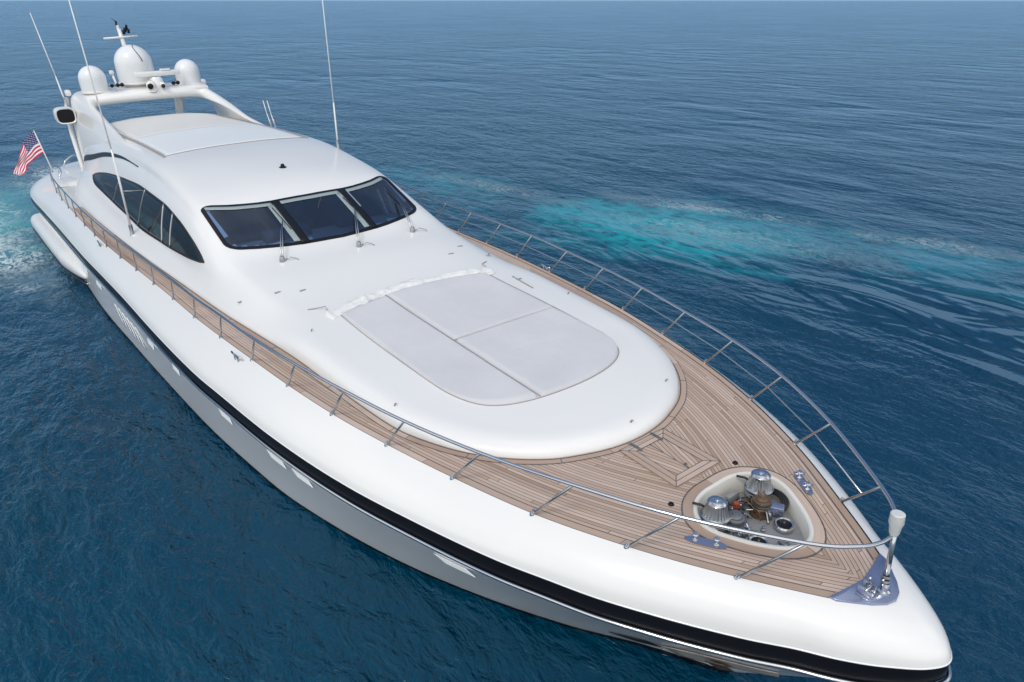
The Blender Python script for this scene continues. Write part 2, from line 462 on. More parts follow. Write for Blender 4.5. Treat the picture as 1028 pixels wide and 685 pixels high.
for i in range(NS):
    a = g2[i]; w = PW[i].copy(); w.z = 0.0
    u = Vector((min(w.x, -0.75)-0.05, max(0, w.y*0.86), -0.65))
    if i == NS-1: u.y = 0; w.y = 0
    row = []
    out = a-Vector((0, 0, 0)); ax = a+Vector((0, 0.0, -0.02))
    for k in range(15):
        t = k/14
        if t < 0.8:
            q = t/0.8
            p = ax.lerp(w, q)
            fx = max(0, min(1, (a.x+9)/9))
            p.y -= math.sin(math.pi*q)*(0.0+0.035*fx)*(1 if w.y > 0.05 else w.y/0.05)*min(1, a.y/0.6)   # flare towards the bow
        else:
            p = w.lerp(u, (t-0.8)/0.2)
        row.append(p)
    rows_low.append(row)
both(rows_low, 'lower_hull', M['hull_white'], yacht)
# bottom paint line along the water
def along(i, zt):
    r_ = rows_low[i]
    for a, b in zip(r_, r_[1:]):
        if a.z >= zt >= b.z and a.z > b.z:
            return a.lerp(b, (a.z-zt)/(a.z-b.z))
    return r_[-1]
both([[along(i, zt)+Vector((0, .006 if i < NS-1 else 0, 0)) for zt in (.135, .05, -.1, -.2)] for i in range(NS)], 'boot_stripe', M['black'], yacht)

# transom
def transom():
    bm = bmesh.new()
    ring = [p for p in rows_top[0]]+[low[0], gr[0], g2[0]]+rows_low[0]
    prt = [bm.verts.new(p) for p in ring]; stb = [bm.verts.new((p.x, -p.y, p.z)) for p in ring]
    for i in range(len(ring)-1): bm.faces.new((prt[i], prt[i+1], stb[i+1], stb[i]))
    return from_bm('transom', bm, M['white'], yacht)
transom()
prism('swim_platform', [(-25.3, -2.6), (-27.2, -2.4), (-27.5, 0), (-27.2, 2.4), (-25.3, 2.6)], 0.42, 0.56, M['white'], yacht, bevel=.03)

# ------------------------------------------------------------------ teak deck
def deck_z(x, y=0.0):
    y0 = max(.05, at_x(L0, min(x, 0.9), 1))
    return at_x(L0, min(x, 0.9), 2)-0.012+0.035*(1-min(1, (y/y0)**2))*min(1, y0/1.5)
WELL = [(-0.855, 0.0), (-0.85, 0.20), (-0.80, 0.36), (-0.70, 0.48), (-0.58, 0.535), (-0.44, 0.52), (-0.30, 0.455), (-0.14, 0.36), (0.01, 0.24), (0.10, 0.12), (0.13, 0.0)]
WELLC = [Vector((x, y, 0)) for x, y in WELL]+[Vector((x, -y, 0)) for x, y in WELL[::-1][1:-1]]
WELLC = catmull(WELLC, 5, True)
WELLC = [(p.x, p.y) for p in WELLC]
def inside(poly, x, y):
    c = False; n = len(poly); j = n-1
    for i in range(n):
        xi, yi = poly[i]; xj, yj = poly[j]
        if (yi > y) != (yj > y) and x < (xj-xi)*(y-yi)/(yj-yi)+xi: c = not c
        j = i
    return c
def offset_poly(poly, d):
    n = len(poly); out = []
    area = sum(poly[i][0]*poly[(i+1) % n][1]-poly[(i+1) % n][0]*poly[i][1] for i in range(n))
    sg = 1 if area > 0 else -1
    for i in range(n):
        a = poly[i-1]; b = poly[(i+1) % n]
        tx, ty = b[0]-a[0], b[1]-a[1]; l = math.hypot(tx, ty) or 1
        out.append((poly[i][0]+sg*d*ty/l, poly[i][1]-sg*d*tx/l))
    return out
def make_deck():
    xs = []
    x = -18.6
    while x < 0.86:
        xs.append(x); x += 0.25 if x < -3.2 else 0.045
    NT_ = 64
    verts = []; uvs = []; faces = []
    for x in xs:
        y0 = at_x(L0, x, 1)-0.012
        sl = (at_x(L0, x+.05, 1)-at_x(L0, x-.05, 1))/.1
        cs = 1/math.sqrt(1+sl*sl)
        for j in range(2*NT_+1):
            f = (j-NT_)/NT_
            y = y0*f
            verts.append((x, y, deck_z(x, y))); uvs.append((x, (y0-abs(y))*cs))
    nc = 2*NT_+1
    cut = offset_poly(WELLC, 0.025)
    for i in range(len(xs)-1):
        for j in range(nc-1):
            q = (i*nc+j, i*nc+j+1, (i+1)*nc+j+1, (i+1)*nc+j)
            cx = sum(verts[k][0] for k in q)/4; cy = sum(verts[k][1] for k in q)/4
            if cx > -1 and inside(cut, cx, cy): continue
            faces.append(q[::-1])
    me = D.meshes.new('teak_deck'); me.from_pydata(verts, [], faces)
    ul = me.uv_layers.new(name='UVMap')
    for lp in me.loops: ul.data[lp.index].uv = uvs[lp.vertex_index]
    return link('teak_deck', me, M['teak'], yacht)
make_deck()
def ring_strip(name, inner, outer, dz, mat, parent, closed=True, zfun=deck_z, thick=0.0):
    n = len(inner)
    rows = []; uv = []
    L = 0
    for i in range(n+(1 if closed else 0)):
        a = inner[i % n]; b = outer[i % n]
        if i: L += math.hypot(a[0]-inner[(i-1) % n][0], a[1]-inner[(i-1) % n][1])
        pa = Vector((a[0], a[1], zfun(*a)+dz)); pb = Vector((b[0], b[1], zfun(*b)+dz))
        r = [pa, pb]
        if thick: r = [pa-Vector((0, 0, thick)), pa, pb, pb-Vector((0, 0, thick))]
        rows.append(r)
        w = math.hypot(a[0]-b[0], a[1]-b[1])
        uv.append([(L, 0.1), (L, 0.1+w)] if not thick else [(L, .1), (L, .1), (L, .1+w), (L, .1+w)])
    return sharp(grid_mesh(name, rows, mat, parent, uvs=uv))
# margin planks along both gunwales
for sgn in (1, -1):
    inn = []; out = []
    for i in range(150):
        x = -18.5+19.1*i/149
        y0 = at_x(L0, x, 1)-0.012
        sl = (at_x(L0, x+.05, 1)-at_x(L0, x-.05, 1))/.1; k = math.sqrt(1+sl*sl)
        out.append((x, sgn*y0)); inn.append((x, sgn*max(0.0, y0-0.075*k)))
    ring_strip('margin_plank', inn, out, 0.005, M['teak_margin'], yacht, closed=False)
    ed = offset_poly
    tube_pts = [Vector((x, y, deck_z(x, y)+0.003)) for x, y in inn]
    tube('caulking', tube_pts, 0.005, M['seam'], yacht, seg=4)
    tube('caulking', [Vector((x, y*1.001, deck_z(x, y)+0.003)) for x, y in out], 0.006, M['seam'], yacht, seg=4)

# ------------------------------------------------------------------ deckhouse: radial stations, ten profile points each
SW = [0.0, 1, 2, 3, 4, 5, 6, 7, 8, 9]
def trunk(rb, zd, zt, c=None):
    zt1 = zt
    c = zt if c is None else c
    h = zt-zd
    return [(rb, zd-0.03), (rb-0.015, zd+0.30*h), (rb-0.05, zd+0.58*h), (rb-0.13, zd+0.80*h), (rb-0.25, zd+0.92*h), (rb-0.42, zt-0.008),
            (rb-0.62, zt), (rb*0.55, zt+(c-zt)*.5), (rb*0.3, zt+(c-zt)*.85), (0.0, c)]
ST = []   # (x0, theta, profile)
FX = -4.2
nose = [(0, 2.285), (9, 2.275), (17, 2.25), (26.6, 2.225), (38, 2.165), (50, 2.10), (61, 2.045), (75, 2.02)]
for th, rb in nose: ST.append((FX, R(th), trunk(rb, 2.185, 2.37, 2.385)))
ST.append((FX, R(90), trunk(2.03, 2.18, 2.38, 2.39)))
ST.append((-5.2, R(90), trunk(2.11, 2.17, 2.39, 2.40)))
ST.append((-6.3, R(90), trunk(2.19, 2.14, 2.40, 2.42)))
ST.append((-7.3, R(90), [(2.30, 2.08), (2.28, 2.16), (2.22, 2.24), (2.12, 2.31), (1.99, 2.37), (1.82, 2.42), (1.6, 2.44), (1.2, 2.46), (.65, 2.47), (0, 2.475)]))
ST.append((-8.3, R(90), [(2.41, 2.05), (2.385, 2.13), (2.32, 2.22), (2.22, 2.31), (2.10, 2.39), (1.97, 2.46), (1.80, 2.50), (1.4, 2.54), (.75, 2.565), (0, 2.575)]))
ST.append((-9.15, R(90), [(2.48, 2.03), (2.45, 2.11), (2.38, 2.21), (2.29, 2.31), (2.19, 2.42), (2.08, 2.51), (1.93, 2.57), (1.55, 2.61), (.8, 2.65), (0, 2.66)]))
ST.append((-9.75, R(90), [(2.52, 2.01), (2.49, 2.09), (2.41, 2.20), (2.33, 2.32), (2.25, 2.46), (2.15, 2.59), (2.02, 2.67), (1.72, 2.735), (.9, 2.84), (0, 2.87)]))
ST.append((-10.5, R(90), [(2.575, 1.99), (2.54, 2.07), (2.45, 2.18), (2.37, 2.31), (2.28, 2.52), (2.18, 2.72), (2.05, 2.86), (1.77, 2.97), (.9, 3.09), (0, 3.12)]))
ST.append((-11.2, R(90), [(2.63, 1.97), (2.59, 2.05), (2.49, 2.16), (2.39, 2.29), (2.29, 2.58), (2.18, 2.84), (2.05, 3.03), (1.80, 3.18), (.9, 3.29), (0, 3.32)]))
ST.append((-12.2, R(90), [(2.71, 1.94), (2.66, 2.02), (2.54, 2.13), (2.42, 2.26), (2.31, 2.60), (2.18, 2.92), (2.04, 3.15), (1.82, 3.32), (.9, 3.43), (0, 3.46)]))
ST.append((-14.0, R(90), [(2.83, 1.90), (2.77, 1.98), (2.62, 2.09), (2.45, 2.21), (2.33, 2.58), (2.18, 2.95), (2.02, 3.23), (1.83, 3.47), (.95, 3.565), (0, 3.585)]))
ST.append((-16.0, R(90), [(2.95, 1.87), (2.89, 1.95), (2.72, 2.08), (2.48, 2.18), (2.36, 2.52), (2.20, 2.88), (2.03, 3.20), (1.82, 3.45), (.95, 3.55), (0, 3.575)]))
ST.append((-18.0, R(90), [(3.04, 1.84), (2.98, 1.95), (2.80, 2.12), (2.52, 2.22), (2.40, 2.45), (2.24, 2.78), (2.06, 3.12), (1.82, 3.37), (.95, 3.49), (0, 3.52)]))
ST.append((-19.6, R(90), [(3.04, 1.83), (2.98, 1.98), (2.82, 2.18), (2.56, 2.27), (2.42, 2.42), (2.28, 2.68), (2.10, 3.02), (1.83, 3.29), (.95, 3.42), (0, 3.45)]))
ST.append((-21.0, R(90), [(2.78, 1.83), (2.74, 1.96), (2.62, 2.14), (2.48, 2.24), (2.39, 2.38), (2.27, 2.62), (2.10, 2.94), (1.83, 3.22), (.95, 3.37), (0, 3.40)]))
ST.append((-22.2, R(90), [(2.42, 1.83), (2.41, 1.93), (2.38, 2.05), (2.34, 2.17), (2.29, 2.34), (2.2, 2.60), (2.06, 2.90), (1.80, 3.18), (.95, 3.33), (0, 3.36)]))
def cr(p0, p1, p2, p3, t):
    return 0.5*((2*p1)+(p2-p0)*t+(2*p0-5*p1+4*p2-p3)*t*t+(3*p1-p0-3*p2+p3)*t**3)
def densify_profile(pr, n=5):
    P = [Vector((a, b, 0)) for a, b in pr]
    # mirror beyond the centre for a flat crown
    out = []
    for i in range(len(P)-1):
        p0 = P[i-1] if i else P[0]*2-P[1]
        p3 = P[i+2] if i+2 < len(P) else Vector((-P[-2].x, P[-2].y, 0))
        for k in range(n):
            out.append(cr(p0, P[i], P[i+1], p3, k/n))
    out.append(P[-1]); return out
def house_rows(n=6):
    full = ST[:1]
    pts = []
    for x0, th, pr in ST:
        dp = densify_profile(pr)
        pts.append([Vector((x0+p.x*math.cos(th), p.x*math.sin(th), p.y)) for p in dp])
    rows = []
    N = len(pts)
    for i in range(N-1):
        m = n if i >= 8 else 4
        for k in range(m):
            t = k/m; row = []
            for j in range(len(pts[0])):
                p1, p2 = pts[i][j], pts[i+1][j]
                p0 = pts[i-1][j] if i else Vector((pts[1][j].x, -pts[1][j].y, pts[1][j].z))
                p3 = pts[i+2][j] if i+2 < N else p2*2-p1
                # limit overshoot with uneven spacing
                d12 = (p2-p1).length+1e-6
                m1 = (p2-p0)/((p2-p1).length+(p1-p0).length+1e-6)*d12
                m2 = (p3-p1)/((p3-p2).length+(p2-p1).length+1e-6)*d12
                row.append((2*t**3-3*t**2+1)*p1+(t**3-2*t**2+t)*m1+(-2*t**3+3*t**2)*p2+(t**3-t**2)*m2)
            rows.append(row)
    rows.append(pts[-1])
    return rows
hr = house_rows()
# stern rows -> nose -> mirrored
full_rows = [list(r) for r in hr[::-1]]+[[Vector((p.x, -p.y, p.z)) for p in r] for r in hr[1:]]
for k in (len(hr)-1,):
    for p in full_rows[k]: p.y = 0.0
house = grid_mesh('deckhouse', full_rows, M['white'], yacht, flip=True)
def house_cap():
    bm = bmesh.new()
    r = hr[-1]
    a = [bm.verts.new(p) for p in r]; b = [bm.verts.new((p.x, -p.y, p.z)) for p in r[:-1]]
    bm.faces.new(a+b[::-1])
    return from_bm('aft_bulkhead', bm, M['white'], yacht, smooth=False)
house_cap()
def bvh_of(rows):
    nr, nc = len(rows), len(rows[0])
    v = [p for r in rows for p in r]
    f = [(i*nc+j, i*nc+j+1, (i+1)*nc+j+1, (i+1)*nc+j) for i in range(nr-1) for j in range(nc-1)]
    return BVHTree.FromPolygons(v, f)
HB = bvh_of(full_rows)
top_full = [list(r) for r in rows_top]+[[Vector((p.x, -p.y, p.z)) for p in r] for r in rows_top[::-1][1:]]
TB = bvh_of(top_full)
lowr_full = [list(r) for r in rows_low]+[[Vector((p.x, -p.y, p.z)) for p in r] for r in rows_low[::-1][1:]]
LB = bvh_of(lowr_full)
def top_at(x, y, off=0.0, bv=None):
    h = (bv or HB).ray_cast(Vector((x, y, 8)), Vector((0, 0, -1)))
    if h[0] is None: return Vector((x, y, 3.3)), Vector((0, 0, 1))
    n = h[1] if h[1].z > 0 else -h[1]
    return h[0]+n*off, n
def side_at(x, z, sgn=-1, off=0.0, bv=None):
    h = (bv or HB).ray_cast(Vector((x, sgn*8, z)), Vector((0, -sgn, 0)))
    if h[0] is None: return Vector((x, sgn*2.3, z)), Vector((0, sgn, 0))
    n = h[1] if h[1].y*sgn > 0 else -h[1]
    return h[0]+n*off, n
#MARK
# ------------------------------------------------------------------ windscreen
XB = [(0, -9.26), (0.66, -9.31), (1.3, -9.48), (1.9, -9.78)]
XT = [(0, -10.68), (0.67, -10.70), (1.3, -10.87), (1.93, -11.24)]
def ws_pt(y, f, off):
    ay = abs(y)
    x = smooth_interp(ay, XB, 1)*(1-f)+smooth_interp(ay, XT, 1)*f
    p, n = top_at(x, y, off)
    return p
def ws_patch(name, y0, y1, f0, f1, off, mat, parent, rc=0.0, ny=26, nf=10, rcl=None, rcr=None):
    """patch over the windscreen surface; rc rounds its corners (fraction of the height); rcl / rcr per side"""
    rows = []
    rl = rc if rcl is None else rcl; rr = rc if rcr is None else rcr
    for i in range(ny+1):
        y = y0+(y1-y0)*i/ny
        a, b = f0, f1
        for yy, rcx in ((abs(y-y0), rl), (abs(y1-y), rr)):
            w = rcx*1.5
            if w > 0 and yy < w:
                t = 1-yy/w; e = (1-math.sqrt(max(0, 1-t*t)))*rcx
                a, b = max(a, f0+e), min(b, f1-e)
        rows.append([ws_pt(y, a+(b-a)*k/nf, off) for k in range(nf+1)])
    o = grid_mesh(name, rows, mat, parent)
    m = o.modifiers.new('solid', 'SOLIDIFY'); m.thickness = 0.008; m.offset = -1
    return o
bm = bmesh.new(); bm.from_mesh(house.data)
kill = []
for f in bm.faces:
    c = f.calc_center_median(); ay = abs(c.y)
    if ay < 1.80 and c.z > 2.4 and -11.6 < c.x < -9:
        x0_, x1_ = smooth_interp(ay, XB, 1), smooth_interp(ay, XT, 1)
        if x1_+.10 < c.x < x0_-.10: kill.append(f)
bmesh.ops.delete(bm, geom=kill, context='FACES'); bm.to_mesh(house.data); bm.free()
wsf = D.objects.new('windscreen', None); COL.objects.link(wsf); wsf.parent = yacht
def rrect(y0, y1, f0, f1, ry, rf, n=10, m=14):
    out = []
    cs = [(y1-ry, f1-rf, 0), (y0+ry, f1-rf, 90), (y0+ry, f0+rf, 180), (y1-ry, f0+rf, 270)]
    for k, (cy, cf, a0) in enumerate(cs):
        for i in range(n+1):
            a = R(a0+90*i/n); out.append((cy+ry*math.cos(a), cf+rf*math.sin(a)))
        ny_, nf_, a1 = cs[(k+1) % 4]
        A = out[-1]; a = R(a1); Bp = (ny_+ry*math.cos(a), nf_+rf*math.sin(a))
        for i in range(1, m): out.append((A[0]+(Bp[0]-A[0])*i/m, A[1]+(Bp[1]-A[1])*i/m))
    return out
def ws_ring(name, o_, i_, off, mat, parent):
    rows = []
    for a, b in zip(o_+o_[:1], i_+i_[:1]):
        rows.append([ws_pt(a[0], a[1], off-.015), ws_pt(a[0], a[1], off)]+[ws_pt(a[0]+(b[0]-a[0])*k/3, a[1]+(b[1]-a[1])*k/3, off) for k in (1, 2, 3)]+[ws_pt(b[0], b[1], off-.05)])
    return sharp(grid_mesh(name, rows, mat, parent), 50)
ws_ring('frame', rrect(-1.905, 1.905, -.01, 1.01, .22, .15), rrect(-1.835, 1.835, .045, .955, .16, .11), .014, M['black'], wsf)
for y in (-.667, .667): ws_patch('centre_post', y-.068, y+.068, 0.01, .99, .018, M['black'], wsf, ny=4)
def see_glass():
    t = NT('windscreen_glass')
    nt = t.t; out = nt.nodes['Material Output']
    tr = nt.nodes.new('ShaderNodeBsdfTransparent'); tr.inputs[0].default_value = (.42, .58, .80, 1)
    gl = nt.nodes.new('ShaderNodeBsdfGlossy'); gl.inputs['Roughness'].default_value = .03; gl.inputs['Color'].default_value = (.8, .88, 1, 1)
    lw = nt.nodes.new('ShaderNodeFresnel'); lw.inputs['IOR'].default_value = 2.0
    bn = t.n('Bump', Strength=.12, Distance=.02); t.l(t.noise(1.3, 1, .4, t.objco()), bn.inputs['Height'])
    t.l(bn.outputs[0], gl.inputs['Normal'])
    mx = nt.nodes.new('ShaderNodeMixShader'); t.l(lw.outputs[0], mx.inputs[0]); t.l(tr.outputs[0], mx.inputs[1]); t.l(gl.outputs[0], mx.inputs[2])
    t.l(mx.outputs[0], out.inputs['Surface'])
    return t.m
M['see_glass'] = see_glass()
panes = [(-1.86, -0.72), (-0.62, 0.62), (0.72, 1.86)]
for i, (a, b) in enumerate(panes):
    pane = ws_patch('pane', a, b, 0.03, 0.97, 0.006, M['see_glass'], wsf, ny=24)
    pane.modifiers.clear(); pane.data.flip_normals()
    pp = ws_patch('border_film', a+0.03, b-0.03 if i < 2 else b-0.10, 0.885, 0.955, 0.012, M['sunband'], wsf, ny=20, nf=3)
    if i < 2: ws_patch('border_film', b-0.125, b-0.01, 0.06, 0.90, 0.012, M['sunband'], wsf, ny=4, nf=10)
    else: ws_patch('border_film', a+0.01, a+0.05, 0.5, 0.90, 0.012, M['sunband'], wsf, ny=3, nf=8)
# wheelhouse behind the glass: dashboard, seats, bulkhead
M['dash'] = simple('dashboard_vinyl', (0.30, 0.31, 0.33), .6, 0, .2, 3)
M['seat'] = simple('pale_leather', (0.60, 0.57, 0.52), .55, 0, .1, 5)
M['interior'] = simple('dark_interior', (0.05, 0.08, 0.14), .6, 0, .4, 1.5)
bm = bmesh.new()
ypos = [-1.95, -1.5, -1, -.5, 0, .5, 1, 1.5, 1.95]
fr = [bm.verts.new((smooth_interp(abs(y), XB, 1)-.12, y, 2.545)) for y in ypos]; bk_ = [bm.verts.new((-10.65, y, 2.50)) for y in ypos]; dn = [bm.verts.new((-10.75, y, 2.2)) for y in ypos]
for i in range(8): bm.faces.new((fr[i], fr[i+1], bk_[i+1], bk_[i])); bm.faces.new((bk_[i], bk_[i+1], dn[i+1], dn[i]))
from_bm('dashboard', bm, M['dash'], yacht, smooth=False)
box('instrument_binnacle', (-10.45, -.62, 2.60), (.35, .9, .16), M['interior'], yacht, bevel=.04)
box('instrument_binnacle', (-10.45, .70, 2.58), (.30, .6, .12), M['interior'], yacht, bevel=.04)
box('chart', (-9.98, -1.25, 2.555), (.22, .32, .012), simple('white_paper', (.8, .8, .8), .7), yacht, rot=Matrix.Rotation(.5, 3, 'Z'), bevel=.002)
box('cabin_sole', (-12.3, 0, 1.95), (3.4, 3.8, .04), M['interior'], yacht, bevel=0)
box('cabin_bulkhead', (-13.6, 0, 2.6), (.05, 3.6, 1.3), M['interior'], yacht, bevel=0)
for y in (-1.0, 0.0, 1.0):
    st_ = box('helm_seat', (-11.55, y, 2.42), (.5, .6, .16), M['seat'], yacht, bevel=.06)
    box('seat_back', (-11.82, y, 2.75), (.14, .58, .62), M['seat'], st_, rot=Matrix.Rotation(-.12, 3, 'Y'), bevel=.06)
for y in (1.55, 1.72): box('pillar_trim', (-10.7, y, 2.75), (.10, .05, .6), M['seat'], yacht, rot=Matrix.Rotation(-.7, 3, 'Y'), bevel=.015)

# ------------------------------------------------------------------ side windows
WLO = [(-19.66, 2.34), (-18.9, 2.25), (-17.6, 2.20), (-16.0, 2.17), (-14.4, 2.17), (-12.45, 2.27), (-11.12, 2.37), (-10.02, 2.49)]
WUP = [(-19.66, 2.34), (-19.4, 2.43), (-18.7, 2.56), (-17.6, 2.70), (-16.05, 2.84), (-14.58, 2.94), (-12.85, 2.96), (-11.72, 2.88), (-10.89, 2.74), (-10.28, 2.58), (-10.02, 2.49)]
def side_patch(name, x0, x1, flo, fup, off, mat, parent, sgn, nx=60, nz=10, th=0.006):
    rows = []
    for i in range(nx+1):
        x = x0+(x1-x0)*i/nx
        a, b = flo(x), fup(x)
        rows.append([side_at(x, a+(b-a)*k/nz, sgn, off)[0] for k in range(nz+1)])
    o = grid_mesh(name, rows, mat, parent)
    m = o.modifiers.new('solid', 'SOLIDIFY'); m.thickness = th; m.offset = 0
    return o
for sgn in (-1, 1):
    w = side_patch('side_window', -19.62, -10.05, lambda x: smooth_interp(x, WLO, 1), lambda x: smooth_interp(x, WUP, 1), 0.010, M['glass_side'], yacht, sgn, nx=110)
    # pale mullions seen through the glass line
    for (xb, xt, r) in ((-14.46, -14.27, .016), (-12.49, -12.73, .018), (-11.93, -12.04, .018), (-17.0, -16.7, .012)):
        zb, zt = smooth_interp(xb, WLO, 1), smooth_interp(xt, WUP, 1)
        pts = [side_at(xb+(xt-xb)*t/10, zb+(zt-zb)*t/10, sgn, 0.014)[0] for t in range(11)]
        tube('mullion', pts, r, M['steel'], w, seg=6)
    # rubber gasket round the glass
    ol = [side_at(-19.62+9.57*i/60, smooth_interp(-19.62+9.57*i/60, WUP, 1), sgn, .008)[0] for i in range(61)]
    ol += [side_at(-10.05-9.57*i/60, smooth_interp(-10.05-9.57*i/60, WLO, 1), sgn, .008)[0] for i in range(1, 60)]
    tube('gasket', ol, 0.014, M['rubber'], w, seg=6, closed=True)
    # dark strip laid on the cabin side for the gap below the roof wing
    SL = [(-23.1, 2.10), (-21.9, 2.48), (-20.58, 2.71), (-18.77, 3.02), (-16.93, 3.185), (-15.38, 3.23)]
    side_patch('dark_slit', -22.15, -15.4, lambda x: smooth_interp(x, SL, 1)-0.02-0.12*max(0, min(1, (-16.2-x)/5)), lambda x: smooth_interp(x, SL, 1)+.02*max(0, min(1, (-15.4-x)/3)), 0.012, M['black'], yacht, sgn, nx=50, nz=4)

# ------------------------------------------------------------------ roof: sliding panel, beige aft roof, side tracks
def top_patch(name, poly_rows, off, mat, parent, th=0.006):
    rows = [[top_at(x, y, off)[0] for x, y in r] for r in poly_rows]
    o = grid_mesh(name, rows, mat, parent)
    m = o.modifiers.new('solid', 'SOLIDIFY'); m.thickness = th; m.offset = 0
    return o
M['roof_panel'] = gelcoat('roof_panel_paint', (0.71, 0.735, 0.745), 0.5)
for k_ in ('roof_panel', 'beige_roof'): M[k_].node_tree.nodes['Principled BSDF'].inputs['Coat Weight'].default_value = 0
rp = top_patch('sunroof_panel', [[(-14.55+(-17.75+14.55)*i/24-0.20*(1-(j/15-1)**2)*0, 1.56*(j/15-1)) for j in range(31)] for i in range(25)], 0.014, M['roof_panel'], yacht)
top_patch('aft_roof', [[(-17.8-4.25*i/24, (1.56-.10*(i/24))*(j/15-1)) for j in range(31)] for i in range(25)], 0.008, M['beige_roof'], yacht)
tube('panel_seam', [top_at(-14.55, -1.56+3.12*j/30, 0.008)[0] for j in range(31)], 0.008, M['groove'], rp, seg=5)
for sgn in (1, -1):
    rows = [[top_at(-14.45-7.2*i/40, sgn*(1.60+w), 0.018)[0] for w in (0, .05+.035*max(0, min(1, (i-18)/6)))] for i in range(41)]
    o = grid_mesh('roof_track', rows, M['groove'], yacht)
    m = o.modifiers.new('solid', 'SOLIDIFY'); m.thickness = 0.01; m.offset = 0
p, n = top_at(-12.1, 0.09)
lathe('horn', [(0.0, .075), (.025, .072), (.04, .05), (.045, .02), (.075, .008), (.075, -.01)], M['black'], yacht, c=p, seg=16)

# ------------------------------------------------------------------ windscreen wipers
for y, ty, f_ in ((-1.27, -.78, .52), (0.07, .58, .46), (1.25, 1.62, .42)):
    x = -8.92+(-.02 if abs(y) > .5 else .14)
    p, n = top_at(x, y)
    w = lathe('wiper', [(0.0, .10), (.03, .095), (.042, .06), (.05, 0.0), (.05, -.01)], M['steel'], yacht, c=p, seg=14)
    tip = ws_pt(ty, f_, 0.06)
    a = p+Vector((0, 0, .09)); md = (a+tip)/2+Vector((0, 0, .06))
    tube('arm', [a+Vector((0, .018, 0)), md+Vector((0, .018, 0)), tip], [.011, .008, .006], M['steel'], w, seg=6)
    tube('arm', [a+Vector((0, -.018, 0)), md+Vector((0, -.018, 0)), tip], [.011, .008, .006], M['steel'], w, seg=6)
    q0 = ws_pt(ty-.02, f_+.30, 0.035); q1 = ws_pt(ty+.02, f_-.22, 0.035)
    tube('blade', [q0, tip-Vector((0, 0, .02)), q1], .009, M['rubber'], w, seg=6)
    s0 = p+Vector((0.0, .06, .02)); 
    tube('washer_hose', [s0, s0+Vector((.02, .08, .03)), s0+Vector((.05, .16, .0)), s0+Vector((.11, .19, -.02))], .008, M['steel'], w, seg=6)

# ------------------------------------------------------------------ sunbathing pad
PAD = [(-6.62, -1.31), (-5.6, -1.32), (-4.5, -1.30), (-3.85, -1.26), (-3.42, -1.14), (-3.20, -0.94), (-3.07, -0.62), (-3.01, -0.2), (-3.01, 0.25),
       (-3.08, 0.66), (-3.22, 0.97), (-3.45, 1.17), (-3.88, 1.28), (-4.5, 1.32), (-5.6, 1.34), (-6.62, 1.33)]
padc = [(p.x, p.y) for p in catmull([Vector((x, y, 0)) for x, y in PAD], 6)]
def pad_halfwidths(x):
    lo = min(y for (a, y) in padc if True)
    def cross(sg):
        best = 0
        pts = [p for p in padc if p[1]*sg >= 0]
        pts.sort()
        return interp(x, [(a, abs(b)) for a, b in pts], 1)
    return cross(-1), cross(1)
def cushion_part(x0f, x1f, y0, y1, par):
    """cushion over y0..y1 between rear edge x0f(y) and front edge x1f(y), clipped by the pad outline"""
    nx, ny = 60, 36
    rows = []
    for j in range(ny+1):
        v = y0+(y1-y0)*j/ny
        xa, xb = x0f(v), x1f(v)
        row = []
        for i in range(nx+1):
            t = i/nx; x = xa+(xb-xa)*t
            p, n = top_at(x, v)
            ex = min(t*(xb-xa), (1-t)*(xb-xa)); ey = min(abs(v-y0), abs(y1-v))
            e = min(ex, ey)
            h = 0.040*min(1, (max(e, 0)/0.022))**0.5 if e > 0 else -0.02
            row.append(p+Vector((0, 0, h)))
        rows.append(row)
    return grid_mesh('cushion', rows, M['cushion'], par)
def pad_front(y):
    pts = sorted([(b, a) for a, b in padc if a > -4.6], key=lambda q: q[0])
    return interp(y, pts, 1)
def pad_rear(y): return -6.64-0.20*(1-(y/1.3)**2)
pad = D.objects.new('sunbathing_pad', None); COL.objects.link(pad)
# (the pad rests on the deck but heels with the yacht)
pad.rotation_euler = (HEEL, 0, 0)
pad['label'] = 'pale grey three-piece sunbathing pad on the white foredeck trunk'
pad['category'] = 'sun pad'
g = .005
cushion_part(pad_rear, pad_front, -1.305, -0.47-g, pad)
cushion_part(pad_rear, lambda y: -4.9-g, -0.47+g, 1.32, pad)
cushion_part(lambda y: -4.9+g, pad_front, -0.47+g, 1.315, pad)
tube('seam_welt', [top_at(pad_rear(-.47)+(pad_front(-.47)-pad_rear(-.47))*i/30, -.47, .022)[0] for i in range(31)], .007, M['groove'], pad, seg=5)
tube('seam_welt', [top_at(-4.9, -.47+1.79*i/20, .016)[0] for i in range(21)], .007, M['groove'], pad, seg=5)
# dark gutter round the pad
gut = [top_at(x, y, 0.004)[0] for x, y in offset_poly(padc, -0.0)]
tube('piping', gut, 0.007, M['groove'], pad, seg=5)
